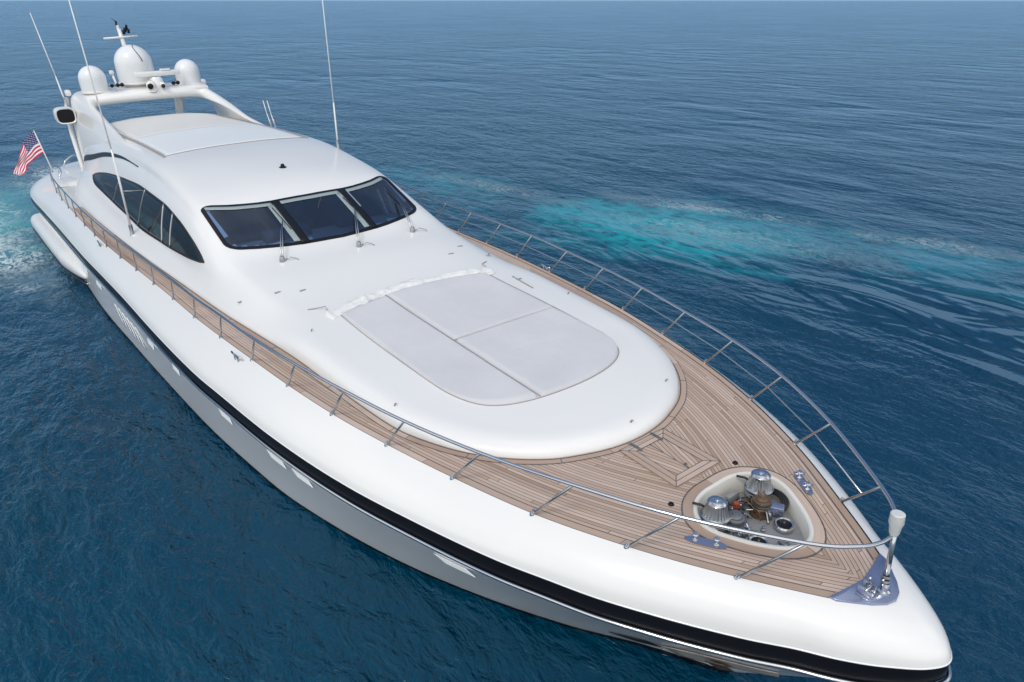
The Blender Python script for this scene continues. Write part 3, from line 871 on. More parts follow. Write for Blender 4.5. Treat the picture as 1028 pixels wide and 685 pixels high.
# crumpled cover rolled at the pad's rear edge
def rolled_cover():
    rows = []
    n = 260
    rnd = random.Random(3)
    ph = [rnd.uniform(0, 6.28) for _ in range(8)]
    for i in range(n+1):
        t = i/n; y = -1.50+3.02*t
        xc = pad_rear(max(-1.3, min(1.3, y)))-0.10+0.012*math.sin(9*t+ph[0])
        p, _ = top_at(xc, y)
        nz = lambda f, k: noise.noise(Vector((t*f, k*3.7, 1.3)))
        hw = 0.12+0.05*nz(9, 1)+0.03*nz(25, 2)+0.05*(abs(t-.5)*2)**6
        hh = 0.048+0.02*nz(11, 3)+0.015*nz(34, 4)
        end = min(1, t/0.02, (1-t)/0.02)
        row = []
        for k in range(25):
            a = math.pi*k/24
            rr = 1+0.55*noise.noise(Vector((t*9+a*2.2, a*2.0-t*8, 5)))+0.20*noise.noise(Vector((t*30+a*3.5, a*2.5, 9)))
            row.append(Vector((xc-math.cos(a)*hw*(1+.5*(rr-1))*end, y, p.z-0.006+max(0, math.sin(a))*hh*rr*end)))
        rows.append(row)
    o = grid_mesh('rolled_cover', rows, M['cover'], None)
    o.rotation_euler = (HEEL, 0, 0)
    o['label'] = 'crumpled white cloth cover rolled up along the rear edge of the sun pad'
    o['category'] = 'cover'
M['cover'] = simple('white_cover_cloth', (0.74, 0.74, 0.72), 0.8, 0, 0.05, 20, bump=0.006)
rolled_cover()
for y in (-1.42, 1.46):
    p, n = top_at(-6.9, y)
    tube('lashing', [p+Vector((.05, 0, .03)), p+Vector((-.05, .02*(1 if y < 0 else -1), .05)), p+Vector((-.16, -.12 if y < 0 else .1, .015)), p+Vector((-.2, -.2 if y < 0 else .18, .008))], .007, M['groove'], yacht, seg=6)

# ------------------------------------------------------------------ studs, catches and fittings on the trunk
def stud(x, y, r=.014, h=.018, mat='steel', name='stud'):
    p, n = top_at(x, y)
    lathe(name, [(0, h), (r*.8, h*.9), (r, h*.4), (r*1.3, 0), (r*1.3, -.01)], M[mat], yacht, c=p, seg=10)
op = offset_poly(padc, -0.12)
step = 0
for i in range(6, len(op)-4, 8): stud(*op[i])
for x, y in ((-6.44, -1.84), (-4.0, -1.86), (-2.05, 0.02), (-2.42, 1.0), (-5.2, 1.86), (-7.4, 1.9)):
    p, n = top_at(x, y)
    tube('catch', [p+Vector((-.01, -.005, 0)), p+Vector((0, 0, .03)), p+Vector((.015, .01, .035))], .008, M['dark_steel'], yacht, seg=6)
for x, y, a in ((-8.35, -2.22, .2), (-7.75, -1.42, .1), (-7.95, -1.75, .1), (-7.7, 1.3, -.1), (-7.95, 1.65, -.1), (-7.35, 1.85, -.2), (-6.15, 1.62, 0)):
    p, n = top_at(x, y)
    box('deck_fitting', p+n*0.006, (.035, .10, .012), M['groove'], yacht, rot=Matrix.Rotation(a, 3, 'Z'), bevel=.005)
p0_, _ = top_at(-6.05, 1.58); 
tube('grab_bar', [top_at(-6.3+.6*i/8, 1.60-.05*i/8, .010)[0] for i in range(9)], .010, M['groove'], yacht, seg=6)

# ------------------------------------------------------------------ teak margin round the trunk
edge = []
for i in range(-44, 45):
    # walk the base of the trunk from starboard aft round the nose to port
    pass
base_line = [r[0] for r in hr[::-1]]
base_line = [p.copy() for p in base_line if p.x > -18.5]
star = [Vector((p.x, -p.y, p.z)) for p in base_line[::-1][1:]]
bl = [(p.x, p.y) for p in base_line]+[(p.x, p.y) for p in star]
# port (aft->nose) then starboard (nose->aft); offset outwards
def offs_open(pl, d):
    out = []
    n = len(pl)
    for i in range(n):
        a = pl[max(0, i-1)]; b = pl[min(n-1, i+1)]
        tx, ty = b[0]-a[0], b[1]-a[1]; l = math.hypot(tx, ty)
        out.append((pl[i][0]-d*ty/l, pl[i][1]+d*tx/l))
    return out
o1 = offs_open(bl, 0.085)
o2 = offs_open(bl, -0.03)
ring_strip('margin_plank', o2, o1, 0.006, M['teak_margin'], yacht, closed=False)
tube('caulking', [Vector((x, y, deck_z(x, y)+.004)) for x, y in o1], .005, M['seam'], yacht, seg=4)
tube('caulking', [Vector((x, y, deck_z(x, y)+.006)) for x, y in offs_open(bl, 0.012)], .007, M['seam'], yacht, seg=4)
for i in range(8, len(o1)-8, 9):
    a, b = o1[i], offs_open(bl, 0.01)[i]
    if a[0] > -9: tube('caulking', [Vector((a[0], a[1], deck_z(*a)+.007)), Vector((b[0], b[1], deck_z(*b)+.007))], .004, M['seam'], yacht, seg=4)

# ------------------------------------------------------------------ hatch in the teak
def rect(x0, x1, y0, y1): return [(x0, y0), (x1, y0), (x1, y1), (x0, y1)]
hz = deck_z(-1.5, 0)
def hatch():
    h = D.objects.new('deck_hatch', None); COL.objects.link(h); h.parent = yacht
    o_, i_ = rect(-1.87, -1.075, -0.345, 0.345), rect(-1.745, -1.20, -0.205, 0.205)
    m_ = rect(-1.808, -1.1375, -0.275, 0.275)
    for k in range(4):
        for (A, B, nm, dz) in ((o_, m_, 'frame_plank', .010), (m_, i_, 'frame_plank', .0105)):
            q = [A[k], A[(k+1) % 4], B[(k+1) % 4], B[k]]
            bm = bmesh.new()
            vs = [bm.verts.new((x, y, hz+dz)) for x, y in q]; f = bm.faces.new(vs)
            lo = [bm.verts.new((x, y, hz-.01)) for x, y in q]
            for a in range(4): bm.faces.new((vs[a], lo[a], lo[(a+1) % 4], vs[(a+1) % 4]))
            uvl = bm.loops.layers.uv.new('UVMap')
            for fc in bm.faces:
                for lp in fc.loops:
                    c_ = lp.vert.co; lp[uvl].uv = ((c_.y, .25) if k in (1, 3) else (c_.x, .25))
            from_bm(nm, bm, M['teak_margin'], h, smooth=False)
        for A in (o_, m_, i_):
            a, b = A[k], A[(k+1) % 4]
            tube('caulking', [Vector((a[0], a[1], hz+.011)), Vector((b[0], b[1], hz+.011))], .004, M['seam'], h, seg=4)
        tube('caulking', [Vector((o_[k][0], o_[k][1], hz+.0112)), Vector((i_[k][0], i_[k][1], hz+.0112))], .004, M['seam'], h, seg=4)
    # centre panel: planks fan towards the middle of the front edge
    for sgn in (1, -1):
        bm = bmesh.new(); uvl = bm.loops.layers.uv.new('UVMap')
        n = 20
        ca, sa = math.cos(R(15)), math.sin(R(15))
        vs = [(-1.745, 0), (-1.20, 0), (-1.20, sgn*.205), (-1.745, sgn*.205)]
        f = bm.faces.new([bm.verts.new((x, y, hz+.006)) for x, y in vs])
        for lp in f.loops:
            x, y = lp.vert.co.x, abs(lp.vert.co.y)
            lp[uvl].uv = (x*ca-y*sa, (x+1.2)*sa*1.1+y*ca)
        from_bm('fan_planks', bm, M['teak_hatch'], h, smooth=False)
    tube('caulking', [Vector((-1.745, 0, hz+.008)), Vector((-1.20, 0, hz+.008))], .004, M['seam'], h, seg=4)
    for y in (-.16, .16):
        box('hinge', (-1.80, y, hz+.018), (.17, .03, .014), M['dark_steel'], h, bevel=.004)
    lathe('latch', [(0, .014), (.018, .012), (.02, 0), (.02, -.01)], M['steel'], h, c=(-1.27, .02, hz+.006), seg=14)
hatch()

# ------------------------------------------------------------------ windlass well
def well():
    rim_o, rim_i = offset_poly(WELLC, 0.032), WELLC
    w = D.objects.new('windlass_well', None); COL.objects.link(w); w.parent = yacht
    ring_strip('margin_plank', offset_poly(WELLC, .028), offset_poly(WELLC, .125), 0.006, M['teak_margin'], yacht)
    tube('caulking', [Vector((x, y, deck_z(x, y)+.006)) for x, y in offset_poly(WELLC, .135)], .005, M['seam'], yacht, seg=4, closed=True)
    # white coaming: rounded lip and inner wall
    rows = []
    FZ = 2.0
    ins = offset_poly(WELLC, -0.012)
    for i in range(len(WELLC)+1):
        k = i % len(WELLC)
        a, b, c = rim_o[k], WELLC[k], ins[k]
        zz = deck_z(*b)
        rows.append([Vector((a[0], a[1], zz-.02)), Vector((a[0], a[1], zz+.016)), Vector(((a[0]*.8+b[0]*.2), (a[1]*.8+b[1]*.2), zz+.028)),
                     Vector((b[0], b[1], zz+.028)), Vector((c[0], c[1], zz+.015)), Vector((c[0], c[1], FZ-.01))])
    sharp(grid_mesh('coaming', rows, M['offwhite'], w), 50)
    bm = bmesh.new(); bm.faces.new([bm.verts.new((x, y, FZ)) for x, y in WELLC])
    from_bm('well_floor', bm, M['grey_paint'], w, smooth=False)
    # moulded ledge on the aft side
    # chain pipes
    for sg, (x, y) in ((1, (-.20, .20)), (-1, (-.20, -.20))):
        lathe('chain_pipe', [(.072, 0), (.092, .0), (.095, .03), (.085, .045), (.07, .04), (.068, -.0)], M['chrome'], w, c=(x, y, FZ+.02), seg=28)
        lathe('pipe_hole', [(0, .012), (.07, .014)], M['black'], w, c=(x, y, FZ+.018), seg=24)
    # windlasses
    for sg in (1, -1):
        wl_ = D.objects.new('windlass', None); COL.objects.link(wl_); wl_.parent = w
        cx, cy = -.60, .335*sg
        z0 = FZ
        m = M['bronze'] if sg > 0 else M['dark_steel']
        lathe('gearbox', [(0, .20), (.07, .20), (.085, .17), (.085, .13), (.105, .12), (.105, .09), (.08, .08), (.085, .02), (.12, .012), (.12, -.005)], m, wl_, c=(cx+.03, cy, z0), seg=26)
        # ribbed drum
        prof = []
        bm = bmesh.new(); seg = 48
        rs = [(.125, .170), (.140, .178), (.142, .192), (.128, .205), (.112, .24), (.100, .285), (.092, .315), (.088, .325)]
        rings = []
        for r, z in rs:
            rings.append([bm.verts.new((cx+(r*(1-.07*(k % 2)*(1 if .2 < z < .32 else 0)))*math.cos(2*math.pi*k/seg), cy+(r*(1-.07*(k % 2)*(1 if .2 < z < .32 else 0)))*math.sin(2*math.pi*k/seg), z0+z)) for k in range(seg)])
        for A, B in zip(rings, rings[1:]):
            for k in range(seg): bm.faces.new((A[k], A[(k+1) % seg], B[(k+1) % seg], B[k]))
        bm.faces.new(rings[0][::-1])
        sharp(from_bm('ribbed_drum', bm, M['steel'], wl_), 25)
        lathe('drum_cap', [(0, .362), (.03, .362), (.06, .358), (.082, .350), (.094, .338), (.094, .325), (.07, .318)], M['chrome'], wl_, c=(cx, cy, z0), seg=32)
        lathe('cap_socket', [(0, .376), (.022, .375), (.030, .368), (.03, .355)], M['plate'], wl_, c=(cx, cy, z0), seg=16)
        # gypsy wheel
        lathe('chain_gypsy', [(.06, .15), (.125, .155), (.13, .145), (.11, .13), (.13, .115), (.125, .105), (.06, .11)], M['dark_steel'], wl_, c=(cx, cy, z0), seg=24)
        tube('clutch_lever', [(cx-.05, cy, z0+.20), (cx-.14, cy-.05, z0+.24), (cx-.20, cy-.10, z0+.25)], .012, M['rubber'], wl_, seg=8)
        # upright motor between the drum and the chain pipe
        mx, my = cx+.13, cy-sg*.13
        lathe('motor', [(0, .235), (.035, .232), (.04, .215), (.062, .21), (.070, .195), (.070, .185), (.088, .18), (.092, .165), (.078, .158), (.074, .10), (.080, .095), (.080, .08), (.070, .074), (.066, .03), (.095, .022), (.10, 0)], m, wl_, c=(mx, my, z0), seg=26)
        lathe('motor_flange', [(.070, .150), (.100, .150), (.102, .135), (.074, .13)], M['dark_steel'], wl_, c=(mx, my, z0), seg=22)
        tube('terminal', [(mx+.06, my, z0+.08), (mx+.115, my-.01, z0+.075), (mx+.13, my-.02, z0+.03)], .018, M['dark_steel'], wl_, seg=8)
        tube('shaft_cover', [(cx, cy, z0+.12), (mx, my, z0+.12)], .055, m, wl_, seg=14)
        for a in range(6):
            an = a*math.pi/3
            lathe('bolt', [(0, .012), (.008, .01), (.009, 0)], M['chrome'], wl_, c=(cx+.03+.095*math.cos(an), cy+.095*math.sin(an), z0+.12), seg=8)
    # valves, pipes, cables between the two windlasses
    lathe('valve', [(0, .14), (.03, .135), (.035, .09), (.02, .07), (.03, 0)], M['brassred'], w, c=(-.62, .02, FZ), seg=14)
    lathe('valve', [(0, .10), (.022, .095), (.026, .05), (.02, 0)], M['brassred'], w, c=(-.53, -.04, FZ), seg=14)
    lathe('foot_switch', [(0, .06), (.075, .058), (.085, .045), (.085, 0)], M['plate'], w, c=(-.42, -.14, FZ), seg=26)
    lathe('access_ring', [(.085, .012), (.12, .02), (.13, .012), (.13, 0)], M['rubber'], w, c=(-.43, -.37, FZ), seg=30)
    lathe('access_cover', [(0, .012), (.085, .012)], M['steel'], w, c=(-.43, -.37, FZ), seg=30)
    box('control_box', (-.36, .27, FZ+.10), (.17, .10, .09), M['plate'], w, rot=Matrix.Rotation(.5, 3, 'Z'), bevel=.012)
    for k in range(4):
        r = .10+.016*k
        pts = [(-.50+r*math.cos(a)*1.3, .40+r*math.sin(a)*.55, FZ+.06+.05*math.sin(a*1.3)+.012*k) for a in [(-.9+2.6*j/12) for j in range(13)]]
        tube('hose', pts, .011, M['rubber'], w, seg=8)
    rnd = random.Random(5)
    for k in range(26):
        a = Vector((rnd.uniform(-.8, -.45), rnd.uniform(-.35, .25), FZ+.03)); b = Vector((rnd.uniform(-.7, -.25), rnd.uniform(-.3, .3), FZ+.03))
        c = (a+b)/2+Vector((rnd.uniform(-.06, .06), rnd.uniform(-.06, .06), rnd.uniform(.03, .12)))
        tube('cable', catmull([a, c, b], 6), rnd.choice((.006, .008, .010)), M[rnd.choice(('rubber', 'steel', 'dark_steel', 'bronze'))], w, seg=6)
    for (x, y) in ((-.74, .05), (-.70, -.08), (-.75, .16), (-.30, .02), (-.05, .03), (-.08, -.08), (-.63, -.48), (-.66, .16)):
        lathe('pipe_fitting', [(0, .055), (.016, .05), (.014, .03), (.024, .025), (.026, 0)], M[rnd.choice(('dark_steel', 'steel', 'chrome'))], w, c=(x, y, FZ), seg=10)
    box('bracket', (-.74, .12, FZ+.07), (.05, .16, .10), M['grey_paint'], w, bevel=.008)
    box('bracket', (-.06, -.02, FZ+.03), (.09, .05, .05), M['dark_steel'], w, bevel=.008)
well()
for (x, y) in ((-.98, .46), (-.95, -.56)):
    p = Vector((x, y, deck_z(x, y)))
    lathe('deck_button', [(0, .02), (.02, .018), (.028, .01), (.03, 0)], M['black'], yacht, c=p, seg=16)

# ------------------------------------------------------------------ cleats
def cleat(x, y, ang, s=1.0, dz=0.0, plate=True):
    c = D.objects.new('cleat', None); COL.objects.link(c); c.parent = yacht
    z = deck_z(x, y)+dz
    rot = Matrix.Rotation(ang, 3, 'Z')
    def T(v): return rot@(Vector(v)*s)+Vector((x, y, z))
    if plate:
        poly = [T((.15*math.cos(a) + (.07 if math.cos(a) > 0 else -.07), .055*math.sin(a), 0)) for a in [2*math.pi*k/24 for k in range(24)]]
        prism('base_plate', [(p.x, p.y) for p in poly], z+.004, z+.014, M['plate'], c)
    for sg in (1, -1):
        b = T((sg*.11, 0, 0.012))
        lathe('bollard', [(0, .088*s), (.030*s, .086*s), (.036*s, .074*s), (.020*s, .062*s), (.018*s, .02*s), (.034*s, .0)], M['chrome'], c, c=b, seg=18)
        tube('horn', [T((sg*.11, -.062, .064)), T((sg*.11, 0, .058)), T((sg*.11, .062, .064))], .011*s, M['chrome'], c, seg=8)
    return c
cleat(-.42, -.70, R(32), .85)
cleat(-.37, .74, R(-34), .85)
def small_cleat(x, y, ang):
    c = D.objects.new('mooring_cleat', None); COL.objects.link(c); c.parent = yacht
    p, n = top_at(x, y, 0, TB)
    rot = Matrix.Rotation(ang, 3, 'Z')
    for sg in (1, -1):
        lathe('cleat_post', [(0, .07), (.016, .068), (.014, .0)], M['chrome'], c, c=p+rot@Vector((sg*.05, 0, 0)), seg=10)
    tube('cleat_bar', [p+rot@Vector((-.15, 0, .085)), p+rot@Vector((-.08, 0, .066)), p+rot@Vector((.08, 0, .066)), p+rot@Vector((.15, 0, .085))], .015, M['chrome'], c, seg=8)
small_cleat(-6.9, -2.80, .1); small_cleat(-6.9, 2.80, -.1); small_cleat(-14.6, -3.28, .05); small_cleat(-14.6, 3.28, -.05)

# ------------------------------------------------------------------ stem plate, pulpit staff
PL = [(.60, -.405), (.655, -.10), (.675, 0), (.655, .10), (.60, .405), (.66, .385), (.76, .295), (.86, .195), (.93, .095), (.955, 0), (.93, -.095), (.86, -.195), (.76, -.295), (.66, -.385)]
def plz(x, y): return 2.150-.03*max(0, x-.6)
prism('stem_plate', PL, 0.0, 0.022, M['plate'], yacht, bevel=.006, zf=lambda x, y: 2.142)
def pulpit():
    s = D.objects.new('pulpit_staff', None); COL.objects.link(s); s.parent = yacht
    b = Vector((.84, 0, 2.16)); t = Vector((.80, 0, 2.86))
    tube('pole', [b, b.lerp(t, .5), t], [.024, .022, .020], M['chrome'], s, seg=14)
    lathe('foot', [(0, .10), (.034, .10), (.036, .03), (.055, .02), (.058, 0)], M['chrome'], s, c=b, seg=18)
    lathe('lamp_cover', [(0, .185), (.044, .185), (.054, .178), (.057, .095), (.048, .07), (.040, .0), (.028, -.03)], M['clearcover'], s, c=t-Vector((.0, 0, .10)), seg=20, axis=(-.05, 0, 1))
    for z in (.16, .22): lathe('clamp', [(.025, 0), (.036, .0), (.036, .02), (.025, .02)], M['steel'], s, c=b.lerp(t, z)+Vector((0, 0, 0)), seg=14)
    tube('toggle', [b.lerp(t, .2)+Vector((0, -.05, 0)), b.lerp(t, .2)+Vector((0, .05, 0))], .008, M['chrome'], s, seg=8)
    tube('toggle', [b.lerp(t, .12)+Vector((0, -.04, 0)), b.lerp(t, .12)+Vector((0, .04, 0))], .008, M['chrome'], s, seg=8)
pulpit()
def roller():
    c = D.objects.new('anchor_roller', None); COL.objects.link(c); c.parent = yacht
    for y in (-.17, -.08): box('cheek', (.76, y, 2.205), (.11, .010, .075), M['chrome'], c, bevel=.004)
    tube('sheave', [(.76, -.165, 2.20), (.76, -.14, 2.20), (.76, -.11, 2.20), (.76, -.085, 2.20)], [.034, .022, .022, .034], M['steel'], c, seg=18)
    tube('pin', [(.78, -.19, 2.235), (.78, -.06, 2.235)], .010, M['chrome'], c, seg=8)
    tube('pin', [(.72, -.02, 2.165), (.73, -.02, 2.245)], .013, M['chrome'], c, seg=8)
    tube('pin', [(.80, .05, 2.165), (.80, .06, 2.225)], .013, M['chrome'], c, seg=8)
roller()

# ------------------------------------------------------------------ guard rail
SB = [(0, .81, 2.15), (-.82, 1.29, 2.18), (-1.68, 1.68, 2.19), (-2.61, 1.98, 2.20), (-3.57, 2.22, 2.19), (-4.56, 2.42, 2.18), (-5.59, 2.56, 2.16), (-6.63, 2.67, 2.14),
      (-7.71, 2.77, 2.11), (-8.81, 2.85, 2.07), (-9.93, 2.90, 2.03)]
STp = [(.41, .573, 2.69), (-.40, 1.13, 2.71), (-1.25, 1.56, 2.73), (-2.18, 1.91, 2.71), (-3.17, 2.18, 2.68), (-4.16, 2.39, 2.67), (-5.16, 2.56, 2.65), (-6.20, 2.70, 2.62),
       (-7.29, 2.80, 2.61), (-8.35, 2.88, 2.57), (-9.46, 2.94, 2.54)]
ax_ = -11.0
while ax_ > -21.5:
    y = at_x(L0, ax_, 1)+.01; z = at_x(L0, ax_, 2)
    SB.append((ax_, y, z)); STp.append((ax_+.46, y+.04, z+.51)); ax_ -= 1.08
top_line = [Vector((.795, 0, 2.715)), Vector((.77, .14, 2.705)), Vector((.68, .30, 2.695))]+[Vector(p) for p in STp]+[Vector((-21.9, 3.26, 2.22)), Vector((-22.2, 3.25, 2.02)), Vector((-22.25, 3.25, 1.82))]
for sg in (-1, 1):
    rail = D.objects.new('guard_rail', None); COL.objects.link(rail); rail.parent = yacht
    tube('top_tube', catmull([Vector((p.x, sg*p.y, p.z)) for p in top_line], 5), .018, M['chrome'], rail, seg=10)
    for a, b in zip(SB, STp):
        A = Vector((a[0], sg*a[1], a[2]-.01)); B = Vector((b[0], sg*b[1], b[2]))
        st = tube('stanchion', [A, A.lerp(B, .5), B], .0135, M['steel'] if sg > 0 else M['steel'], rail, seg=8)
        lathe('stanchion_foot', [(0, .05), (.018, .05), (.019, .010), (.026, .006), (.028, 0), (.028, -.02)], M['chrome'], rail, c=A+Vector((0, 0, .008)), seg=12, axis=(B-A).normalized()*.5+Vector((0, 0, .5)))
    if sg > 0:
        tube('guard_wire', [Vector(a).lerp(Vector(b), .54) for a, b in zip(SB, STp)], .0075, M['chrome'], rail, seg=6)

# ------------------------------------------------------------------ roof arch with its legs
AR = [((-20.4, 2.14, 2.86), (-23.25, 2.24, 1.95), .08), ((-18.0, 2.00, 3.18), (-23.45, 2.23, 2.6), .10), ((-17.0, 1.82, 3.36), (-23.65, 2.20, 3.1), .12), ((-18.9, 1.80, 3.48), (-23.8, 2.16, 3.4), .16), ((-20.5, 1.84, 3.68), (-24.0, 2.11, 3.65), .24),
      ((-22.0, 1.77, 3.88), (-24.2, 2.03, 3.90), .32), ((-22.65, 1.58, 4.0), (-24.3, 1.80, 4.06), .36), ((-22.6, 1.15, 4.06), (-24.25, 1.25, 4.11), .36), ((-22.5, .6, 4.09), (-24.15, .6, 4.13), .36), ((-22.45, 0, 4.10), (-24.1, 0, 4.14), .36)]
def arch():
    full = [(Vector(f), Vector(b), t) for f, b, t in AR]
    full = full+[(Vector((f.x, -f.y, f.z)), Vector((b.x, -b.y, b.z)), t) for f, b, t in full[::-1][1:]]
    # densify along the path
    F_ = catmull([f for f, b, t in full], 5); B_ = catmull([b for f, b, t in full], 5); T_ = catmull([Vector((t, 0, 0)) for f, b, t in full], 5)
    rows = []
    n = len(F_)
    for i in range(n):
        f, b, t = F_[i], B_[i], T_[i].x
        mid = (f+b)/2
        tang = (((F_[min(n-1, i+1)]+B_[min(n-1, i+1)])-(F_[max(0, i-1)]+B_[max(0, i-1)]))).normalized()
        ax = (b-f); L = ax.length; ax.normalize()
        nr = ax.cross(tang).normalized()
        if nr.dot(Vector((0, mid.y, mid.z-2.0))) < 0: nr = -nr
        row = []
        for k in range(24):
            a = 2*math.pi*k/24
            cx = math.copysign(abs(math.cos(a))**.45, math.cos(a)); cy = math.copysign(abs(math.sin(a))**.7, math.sin(a))
            row.append(mid+ax*(cx*L/2)+nr*(cy*t/2-t/2))
        rows.append(row)
    o = grid_mesh('radar_arch', rows, M['white'], yacht, close_cols=True)
    bm = bmesh.new(); bm.from_mesh(o.data); bm.verts.ensure_lookup_table()
    bm.faces.new([bm.verts[k] for k in range(24)]); bm.faces.new([bm.verts[(n-1)*24+k] for k in range(23, -1, -1)])
    bmesh.ops.recalc_face_normals(bm, faces=bm.faces); bm.to_mesh(o.data); bm.free()
    return o
arch()
for sg in (-1, 1):
    pts = [(-23.40, sg*2.25, 1.85), (-23.5, sg*2.26, 2.4), (-23.72, sg*2.25, 3.0), (-24.0, sg*2.18, 3.5), (-24.25, sg*2.08, 3.86)]
    tube('arch_edge', catmull(pts, 5), .07, M['white'], yacht, seg=12)
tube('arch_strut', [(-24.0, 1.05, 3.1), (-23.9, 1.12, 3.92)], [.13, .13], M['white'], yacht, seg=16)

# side lamp housing on the starboard leg
for sg in (-1,):
    h = D.objects.new('side_lamp_housing', None); COL.objects.link(h); h.parent = yacht
    def ring(x, s, sq=.6): return [Vector((x, sg*2.36+sg*.27*s*math.copysign(abs(math.cos(a))**sq, math.cos(a)), 3.50+.23*s*math.copysign(abs(math.sin(a))**sq, math.sin(a))-.0)) for a in [2*math.pi*k/20 for k in range(20)]]
    rows = [ring(-23.75, .5), ring(-23.7, .8), ring(-23.4, 1.0), ring(-23.0, 1.0), ring(-22.96, .95), ring(-22.99, .84)]
    sharp(grid_mesh('shell', rows, M['white'], h, close_cols=True), 60)
    bm = bmesh.new(); bm.faces.new([bm.verts.new(v) for v in ring(-22.99, .84)])
    from_bm('lamp_glass', bm, M['black'], h, smooth=False)
box('corner_fin', (-24.15, -2.02, 4.02), (.3, .16, .18), M['white'], yacht, bevel=.05)
box('corner_fin', (-24.15, 2.02, 4.02), (.3, .16, .18), M['white'], yacht, bevel=.05)

# ------------------------------------------------------------------ domes, radar, mast, camera
def dome(x, y, z, r, h, name):
    d = D.objects.new(name, None); COL.objects.link(d); d.parent = yacht
    lathe('dome_base', [(0, .06), (r*1.0, .06), (r*1.04, .04), (r*1.03, .0), (r*.7, -.05), (r*.7, -.2)], M['white'], d, c=(x, y, z), seg=36)
    prof = [(0, h)]
    for k in range(1, 14):
        a = math.pi/2*(1-k/13)
        prof.append((r*math.cos(a), h-r*1.0+r*math.sin(a)))
    prof += [(r*1.0, .35*h), (r*.985, .062)]
    lathe('dome_shell', prof, M['dome'], d, c=(x, y, z), seg=40)
    if h > .9:
        tube('seam_strip', [Vector((x+math.cos(a)*r*1.0, y+.10+.07*math.cos(3*a), z+h-r+math.sin(a)*r*1.0)) for a in [R(8)+R(76)*k/12 for k in range(13)]], .013, M['seam'], d, seg=5)
    return d
dome(-23.3, -1.37, 4.06, .375, .76, 'satellite_dome')
dome(-23.4, 1.40, 4.06, .375, .76, 'satellite_dome')
dome(-23.6, -.08, 4.20, .54, 1.12, 'satellite_dome')
box('dome_wedge', (-23.05, 1.42, 4.02), (.65, .75, .10), M['white'], yacht, bevel=.03, rot=Matrix.Rotation(.12, 3, 'Y'))
def radar():
    r = D.objects.new('open_radar', None); COL.objects.link(r); r.parent = yacht
    lathe('pedestal', [(0, .34), (.14, .33), (.19, .26), (.20, .1), (.26, 0), (.26, -.1)], M['white'], r, c=(-22.85, .30, 4.08), seg=24)
    box('scanner_bar', (-22.85, .38, 4.50), (.17, 1.35, .15), M['white'], r, rot=Matrix.Rotation(.10, 3, 'Z'), bevel=.03)
    box('scanner_strip', (-22.76, .20, 4.50), (.012, .8, .035), M['seam'], r, rot=Matrix.Rotation(.10, 3, 'Z'), bevel=.002)
    box('scanner_cap', (-22.85, .62, 4.60), (.14, .30, .05), M['white'], r, bevel=.02)
radar()
def night_camera():
    c = D.objects.new('night_camera', None); COL.objects.link(c); c.parent = yacht
    lathe('camera_base', [(0, .12), (.11, .12), (.14, 0)], M['white'], c, c=(-22.55, .08, 4.02), seg=18)
    tube('camera_body', [(-22.75, .10, 4.22), (-22.40, .02, 4.19)], [.13, .12], M['white'], c, seg=20)
    tube('lens', [(-22.42, .02, 4.19), (-22.385, .01, 4.188)], [.085, .085], M['black'], c, seg=18)
    tube('camera_body', [(-22.72, .42, 4.20), (-22.42, .38, 4.17)], [.09, .08], M['white'], c, seg=18)
    tube('lens', [(-22.43, .38, 4.17), (-22.40, .38, 4.168)], [.06, .06], M['rubber'], c, seg=18)
night_camera()
def mast():
    m = D.objects.new('mast', None); COL.objects.link(m); m.parent = yacht
    tube('mast_pole', [(-24.15, -.10, 4.9), (-24.15, -.12, 5.3), (-24.2, -.16, 5.75)], [.10, .065, .055], M['white'], m, seg=14)
    tube('crossbar', [(-24.12, -.66, 5.50), (-24.12, .32, 5.53)], .03, M['white'], m, seg=8)
    lathe('anchor_light', [(0, .12), (.04, .11), (.045, .0)], M['dome'], m, c=(-24.2, -.17, 5.75), seg=12)
    for (y, z, r) in ((.0, 5.72, .055), (.06, 5.80, .045), (-.04, 5.66, .05), (.10, 5.68, .04), (-.2, 5.92, .03)):
        tube('instrument', [(-24.2, y, z-.06), (-24.18, y+.02, z+.06)], [r, r*.7], M['black'], m, seg=10)
    tube('wind_vane', [(-24.2, -.18, 5.85), (-24.25, -.22, 6.02), (-24.35, -.26, 6.04)], .012, M['rubber'], m, seg=6)
    tube('instrument_arm', [(-24.2, -.16, 5.68), (-24.2, .14, 5.72)], .018, M['black'], m, seg=6)
mast()
def horns(ys, x, z):
    for y in ys:
        h = tube('trumpet_horn', [(x-.25, y, z+.02), (x-.05, y, z+.02), (x, y, z+.02)], [.02, .03, .07], M['chrome'], yacht, seg=14)
        tube('horn_mouth', [(x+.002, y, z+.02), (x+.008, y, z+.02)], .055, M['black'], h, seg=14)
horns((-.98, -.82, -.70), -22.75, 4.24); horns((.80, .93), -22.9, 4.16)
tube('gps_stalk', [(-23.0, -.78, 4.1), (-23.05, -.84, 4.55)], .03, M['white'], yacht, seg=8)
lathe('gps_puck', [(0, .12), (.06, .11), (.07, .04), (.05, 0)], M['white'], yacht, c=(-23.05, -.85, 4.55), seg=14)

